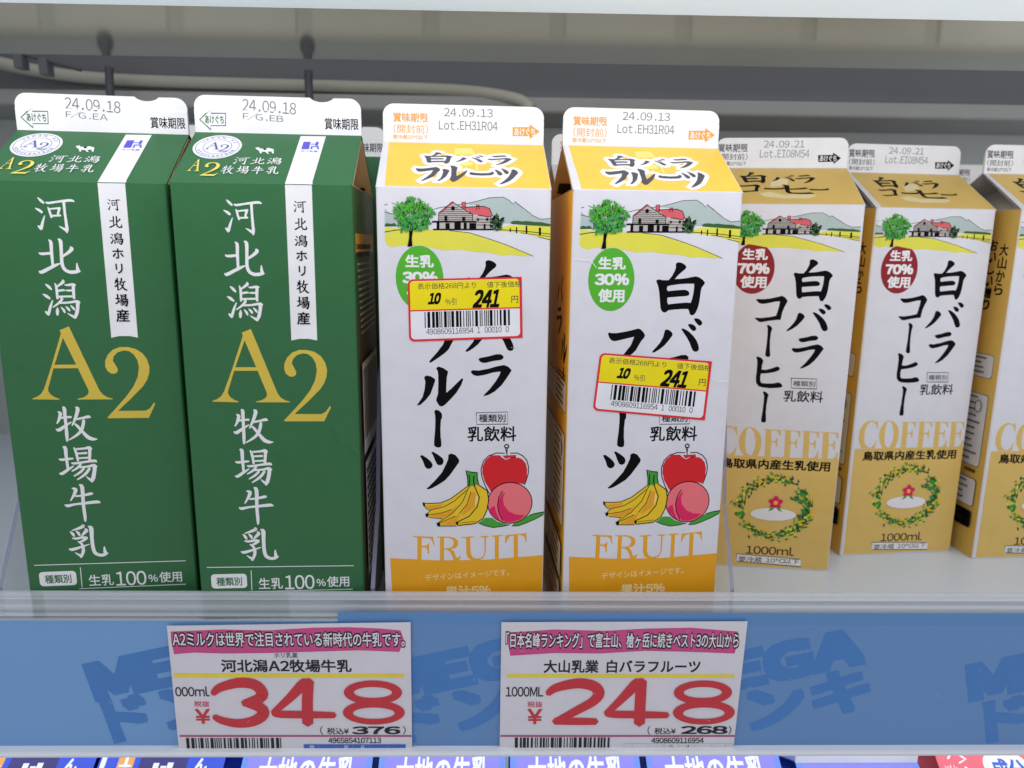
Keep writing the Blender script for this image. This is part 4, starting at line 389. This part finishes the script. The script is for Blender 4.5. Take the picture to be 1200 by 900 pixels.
def slab(b,q,t,i=0):
    q=[Vector(p) for p in q]; nrm=(q[1]-q[0]).cross(q[2]-q[0]).normalized()*t; k=len(q)
    b.add(q+[p-nrm for p in q],[tuple(range(k)),tuple(range(2*k-1,k-1,-1))]+[(a,(a+1)%k,k+(a+1)%k,k+a)[::-1] for a in range(k)],i)
def side_text(a,x,v0,n,w,col,seed,h=1.1,pitch=2.2):
    r=random.Random(seed)
    for k in range(n):
        u=x
        while u<x+w*r.uniform(.75,1):
            l=r.uniform(.7,1.3); a.raw([(u,v0-k*pitch),(u+l,v0-k*pitch),(u+l,v0-k*pitch+h),(u,v0-k*pitch+h)],[(0,1,2,3)],col); u+=l+.35
def carton(kind,x,y,yaw,label,lot='F/G.EB',sticker=None,back=False,wear=None):
    H,r,f,fd=DIM[kind]; L=math.hypot(fd,r)
    root=empty('milk_carton' if kind=='g' else 'drink_carton',(x,y,0.0002),yaw,label,'carton',{'g':'green milk cartons on the shelf','f':'fruit drink cartons on the shelf','c':'coffee drink cartons on the shelf'}[kind])
    front=lambda u,v,h:(u*1e-3,-h*1e-3,v*1e-3)
    roof=lambda u,s,h:(u*1e-3,(s*fd-h*r)/L*1e-3,H+(s*r+h*fd)/L*1e-3)
    fin=lambda u,t,h:(u*1e-3,fd-(h-(.35 if t>f*620 else 0))*1e-3,H+r+t*1e-3)
    left=lambda u,v,h:(-.035-h*1e-3,.035-u*1e-3,v*1e-3); right=lambda u,v,h:(.035+h*1e-3,.035+u*1e-3,v*1e-3)
    fc={'g':'green','f':'carton_white','c':'carton_white'}[kind]; sc={'g':'green','f':'fruit_side','c':'coffee_side'}[kind]
    body=hull(H,[fc,sc,sc,sc],root,0)
    # gabled roof: two sloping panels, the tucked-in end triangles below them
    b=MB(); e=.035; yb=fd+.0016
    slab(b,[(-e,0,H),(e,0,H),(e,fd,H+r),(-e,fd,H+r)],.0005,0); slab(b,[(e,.07,H),(-e,.07,H),(-e,yb,H+r),(e,yb,H+r)],.0005,0)
    for s in(-1,1):
        A=Vector((s*e,.0012,H-.0006));B=Vector((s*e,.0688,H-.0006));P=Vector((s*.003,.035,H+r-.0009))
        b.add([A,B,P],[(0,1,2)],1); Fb=Vector((s*e,yb+.0003,H+r-.0011)); Ff=Vector((s*e,fd-.0003,H+r-.0011)); dz=Vector((0,0,-.0006))
        b.add([B+dz,P+dz,Fb+dz],[(0,1,2)],1); b.add([A+dz,P+dz,Ff+dz],[(0,1,2)],1)
    rf=b.build('gable_roof',[M({'g':'green','f':'carton_white','c':'carton_white'}[kind]),M({'g':'cream_board','f':'peach_board','c':'grey_board'}[kind])],root)
    # sealed fin
    b=MB(); z0,z1=H+r-.0003,H+r+f; zc=H+r+f*.62
    b.box(-e,e,fd,fd+.0016,z0,zc,0,.0002)
    R=.0048; prof=[(-e+.0002,zc-.0004),(e-.0002,zc-.0004)]
    prof+=[(e-R+R*math.cos(math.radians(a)),z1-R+R*math.sin(math.radians(a))) for a in range(0,91,15)]
    if kind=='g': prof+=[(.0185+.0055*math.cos(math.radians(a)),z1+.0012-.0030*math.sin(math.radians(a))) for a in range(25,156,13)]
    prof+=[(-e+R+R*math.cos(math.radians(a)),z1-R+R*math.sin(math.radians(a))) for a in range(90,181,15)]
    n=len(prof); v=[(p[0],fd+q,p[1]) for q in(.00035,.0013) for p in prof]; tri=tessellate_polygon([[Vector((p[0],p[1],0)) for p in prof]])
    b.add(v,[tuple(t) for t in tri]+[tuple(n+k for k in t) for t in tri]+[(k,(k+1)%n,n+(k+1)%n,n+k) for k in range(n)])
    fn=b.build('sealed_fin',[M('white')],root)
    # print on fin and roof
    a=Art(fin); a.ops(D[kind+'_fin'],lot); a.build('fin_print',fn)
    a=Art(roof); a.ops(D[kind+'_roof']); a.build('roof_print',rf)
    if back: return root
    def gusset(sd):
        dy,dz=(.07-yb)/math.hypot(.07-yb,r),r/math.hypot(.07-yb,r)
        return Art(lambda u,v,h:(sd*e+u*1e-3,.0688-v*1e-3*dy-h*1e-3*dz,H-.0014+v*1e-3*dz-h*1e-3*dy))
    def part(name,*keys,lab=None,aff=None,par=body,h0=.03):
        a=Art(front,h0)
        for k in keys: a.ops(D[k],None,aff)
        return a.build(name,par,lab)
    if kind=='g':
        part('ribbon_print','g_ribbon'); [(lambda a:(a.ops(q),a.build('title_lettering',body)))(Art(front)) for q in(D['g_title'][:3],D['g_title'][3:])]
        a=Art(front); a.two('A2','a2',*[f(p[i] for g in D['A2'] for l in g for p in l) for f,i in((min,0),(min,1),(max,0),(max,1))]); a.build('initials_lettering',body)
        part('foot_print','g_foot')
        a=Art(right); a.poly('photo',[[(-31,20),(34,20),(34,150),(-31,150)]])
        a.rrect('fruit_side',-30,173,30,181,.6); side_text(a,-28,174.5,2,54,'ink2',3,2.2,3.2)
        side_text(a,-28,168,12,56,'white2',5,.9,2.6); a.rrect('white',-29,87,22,127,.5); a.bars(-27,93,20,124,8)
        a.rrect('white',-27,30,18,83,.5)
        for k in range(12):
            for j in range(7): a.raw([(-25+j*6,33+k*4),(-20.5+j*6,33+k*4),(-20.5+j*6,35.6+k*4),(-25+j*6,35.6+k*4)],[(0,1,2,3)],'ink3')
        a.build('side_print',body)
        a=Art(left); side_text(a,-28,168,20,56,'white2',6,.9,2.6); a.build('side_print',body)
    else:
        sh=None; T1=[o for o in D[kind+'_title'] if o[1] in '白バラ']; T2=[o for o in D[kind+'_title'] if o[1] not in '白バラ']
        if kind=='c':
            (ax,ay),(bx,by),(cx,cy),(dx,dy)=D['farm_ref']; kx=(dx-cx)/(bx-ax); ky=(dy-cy)/(by-ay); sh=lambda p:(cx+(p[0]-ax)*kx,cy+(p[1]-ay)*ky)
        part('farm_picture','farm',aff=sh); part('milk_badge',kind+'_badge',h0=.03)
        [(lambda a:(a.ops(q),a.build('title_lettering',body)))(Art(front)) for q in(T1,T2)]; part('kind_print',kind+'_kind')
        if kind=='f': part('fruit_picture','fruit',h0=.04); part('foot_band','f_word','f_band')
        else: part('foot_band','c_word','c_band','c_vol'); part('wreath_picture','c_wreath',h0=.04)
        a=Art(left); ck='white' if kind=='f' else 'white2'
        if kind=='f':
            a.glyph('バ','ink',-4,152,14,164); a.glyph('ラ','ink',-4,137,14,150); a.glyph('ル','ink',12,126,30,140); a.glyph('｜','ink',20,112,23,125); a.glyph('ツ','ink',12,98,30,111) if False else None
            side_text(a,2,121,2,26,'ink2',2,.9,1.8)
        else: a.vtext('大山から','ink',26,181,6.6,7.2,.02); a.vtext('おいしい贈り','ink',18,183,6,6.6,.03)
        for v0,v1,nl in((106,119,4),(54,96,11),(30,46,4),(17,27,2)):
            a.rrect('ink3',-30.3,v0-.3,30.3,v1+.3,2); a.rrect(ck if v0!=17 or kind=='f' else 'ink',-30,v0,30,v1,2); side_text(a,2,v1-2.6,nl,25,'ink2',v0,1.1,(v1-v0-2)/nl)
        a.ell('ink2',24,89,2.6,3.6,24); a.ell(ck,24,89,2.2,3.2,24); side_text(a,20,50,1,9,'ink',7,2,2)
        a.build('side_print',body)
        gb=gusset(-1)
        if kind=='c': gb.poly('flagblue',[[(5,17),(15,17),(11,25),(3,25)]]); gb.poly('flagred',[[(5,9),(18,9),(15.5,16),(5,16)]]); gb.text('おいしい','ink',9,2,24,6)
        else: gb.poly('ink2',[[(2,8),(8,8),(8,16),(2,16)]]); gb.text('O','ink2',3,2,6,6)
        gb.build('gable_print',rf)
    if kind=='g':
        gb=gusset(1); gb.poly('ink2',[[(-15,8),(-10,12),(-10,9),(-3,9),(-3,7),(-10,7),(-10,4)]]); gb.build('gable_print',rf)
    if wear:
        for w in D['wear'][wear]: a=Art(front,.5,.004); a.ops([w]); a.build('crease_mark',body)
    if sticker:
        TL,TR,BR,BL=D[sticker]; Wd=46.5; Hd=25.5
        fr=lambda u,v,h:front(*[(TL[i]*(1-u/Wd)+TR[i]*u/Wd)*(v/Hd)+(BL[i]*(1-u/Wd)+BR[i]*u/Wd)*(1-v/Hd) for i in(0,1)],h)
        a=Art(fr,.22,.002); R=lambda x0,y0,x1,y1:(x0*Wd,(1-y1)*Hd,x1*Wd,(1-y0)*Hd)
        a.rrect('stickred',0,0,Wd,Hd,2.2,(0,1,1,0)); a.rrect('stickwhite',*R(.018,.03,.978,.965),1.6); a.rrect('stickyel',*R(.018,.035,.978,.50),1.6,(1,1,0,0)); a.rrect('stickred',*R(.018,.49,.978,.512),.01)
        a.text('表示価格268円より','ink3',*R(.085,.065,.595,.165),.003); a.text('値下後価格','ink3',*R(.69,.065,.995,.165),.003)
        a.text('10','ink',*[p+q for p,q in zip(R(.18,.22,.285,.41),(0,0,0,0))],.06,0,.22); a.text('%引','ink3',*R(.325,.315,.42,.425),.004); a.text('241','ink',*R(.575,.19,.81,.485),.045,0,.22); a.text('円','ink3',*R(.905,.305,.965,.42),.004)
        a.bars(*R(.14,.525,.905,.785),21); a.text('4908609116954','ink3',*R(.15,.80,.565,.895)); a.text('1','ink3',*R(.60,.80,.625,.895)); a.text('00010','ink3',*R(.665,.80,.815,.895)); a.text('0','ink3',*R(.85,.80,.88,.895))
        n=len(a.v); pk=[fr(0,0,.0),fr(Wd,0,.0),fr(Wd,Hd,.0),fr(0,Hd,.0)]
        st=a.build('discount_sticker',root,'yellow and white discount sticker with a red border stuck over the title')
    return root
carton('g',-.13157,.00387,.09789,'dark green milk carton at the far left end of the shelf row','F/G.EA',wear='g1')
carton('g',-.057,.00088,.05286,'dark green milk carton second from the left, right beside the fruit drink cartons','F/G.EB',wear='g2')
carton('f',.0222,.00444,.05076,'fruit drink carton with its discount sticker partly covering the green badge',None,'st1',wear='f1')
carton('f',.1007,.00681,.05882,'fruit drink carton with the green badge uncovered and the discount sticker lower down',None,'st2',wear='f2')
carton('c',.18718,.08306,-.11384,'coffee drink carton whose left side is hidden behind the fruit drink carton')
carton('c',.27312,.10279,.09487,'coffee drink carton in the middle of the three, its whole front in view')
carton('c',.34985,.09802,.05348,'coffee drink carton cut off by the right edge of the picture')
carton('g',-.135,.079,.07,'green milk carton behind the first, a corner of its white fin showing','F/G.EA',None,True)
carton('g',-.0585,.0765,.05,'green milk carton in the second row, its fin showing left of the fruit drink carton','F/G.EB',None,True)
carton('f',.101,.083,.05,'second row fruit carton, its fin peeping out between the two front fruit cartons',None,None,True)
carton('c',.387,.194,.02,'coffee drink carton in the back row, only its fin showing between two tan coffee cartons',None,None,True)
# ---------- price cards ----------
def card(name,key,art,label):
    q=D[key]; c=[sum(p[i] for p in q)/4*1e-3 for i in(0,1)]; Y=-.0125
    b=MB(); P=[(p[0]*1e-3-c[0],p[1]*1e-3-c[1]) for p in q]
    b.add([(x,yy,z) for yy in(0,.00035) for x,z in P],[(0,1,2,3),(7,6,5,4)]+[(k,4+k,4+(k+1)%4,(k+1)%4) for k in range(4)])
    o=b.build(name,[M('paper')]); o.location=(c[0],Y,c[1]); tag(o,label,'price card','price cards in the blue rail')
    a=Art(lambda u,v,h:(u*1e-3-c[0],-h*1e-3,v*1e-3-c[1]),.03,.005); a.ops(D[art]); a.build('card_print',o)
card('price_card','card1','card_art1','white price card with a large red 348 under the green milk cartons')
card('price_card','card2','card_art2','white price card with a large red 248 under the fruit drink cartons')
# ---------- cartons on the shelf below ----------
def lower(x0,x1,y,z,label,style,yaw=0):
    w=(x1-x0)/2; root=empty('milk_carton' if style!='red' else 'drink_carton',((x0+x1)/2,y,z-.2),yaw,label,'carton','cartons on the shelf below'); H=.2; fd,r,f=.033,.022,.015
    cb={'light':'lowlight','dark':'lowblue','red':'lowred'}[style]
    b=MB(); b.box(-w,w,0,.07,0,H,0,.001); body=b.build('carton_body',[M(cb),M('lowdark')],root)
    b=MB(); slab(b,[(-w,0,H),(w,0,H),(w,fd,H+r),(-w,fd,H+r)],.0005); slab(b,[(w,.07,H),(-w,.07,H),(-w,fd+.0016,H+r),(w,fd+.0016,H+r)],.0005)
    for s in(-1,1): b.add([(s*w,.001,H-.0005),(s*w,.069,H-.0005),(s*.002,.035,H+r-.001)],[(0,1,2)])
    rf=b.build('gable_roof',[M(cb)],root)
    b=MB(); b.box(-w,w,fd,fd+.0016,H+r-.0003,H+r+f,0,.0004); b.build('sealed_fin',[M('white' if style=='light' else cb)],root)
    L=math.hypot(fd,r); fr=lambda u,s,h:(u*1e-3,(s*fd-h*r)/L*1e-3,H+(s*r+h*fd)/L*1e-3); a=Art(fr); W2=w*1e3
    if style=='light': a.poly('lowpurple',[[(-W2+3,14),(W2-3,14),(W2-3,39),(-W2+3,39)]]); a.text('大地の牛乳','white',-W2+9,20.5,W2-8,36,.022)
    elif style=='dark': a.poly('lowdark',[[(-11,2),(13,2),(13,39),(-11,39)]]); a.poly('orange',[[(-22,2),(-14,2),(-14,39),(-22,39)]]); a.vtext('1000','white',-18,37,6,6.4,.03); a.text('地','white',-6,16,10,33,.06); a.vtext('んだ','white',20,35,6.5,7,.04); a.poly('white',[[(-30.5,1),(-28,1),(-28,39),(-30.5,39)]])
    else: a.text('White Rose','white',-31,22,-14,30,.01); a.rrect('white',-11,20,12,37,7); a.text('成分','royal',-7,23,10,34,.03); a.stroke('white',[(-28,33,1),(-24,37,1),(-19,33,1),(-23,31,.8)])
    a.build('roof_print',rf)
Y0,Z0=.004,-.1005
lower(-.0921,-.0262,Y0,Z0,'pale blue carton on the shelf below, under the right half of the 348 price card','light')
lower(-.0228,.0415,Y0,Z0,'pale blue carton on the shelf below, seen between the two price cards','light')
lower(.0440,.1105,Y0,Z0,'pale blue carton on the shelf below, under the left part of the 248 price card','light')
lower(.1140,.1830,Y0,Z0,'pale blue carton on the shelf below, under the right end of the 248 price card','light')
lower(.1920,.2560,Y0-.004,Z0-.006,'pale blue carton on the shelf below, next to the red one at the right','light')
lower(-.1640,-.1010,Y0,Z0,'dark blue carton with an orange stripe on the shelf below at the left','dark')
lower(-.2290,-.1660,Y0,Z0,'dark blue carton at the lower left corner of the picture','dark')
lower(-.101,-.040,Y0+.07,Z0+.006,'dark blue carton behind, in the second row of the shelf below','dark')
lower(.2640,.3320,Y0,Z0,'red drink carton with a white oval on the shelf below at the right','red',-.06)
b=MB(); b.box(-.75,.95,-.02,.40,-.322,-.3010,0,.001); o=b.build('lower_shelf',[pale]); tag(o,'white shelf board under the blue cartons at the bottom','shelf')
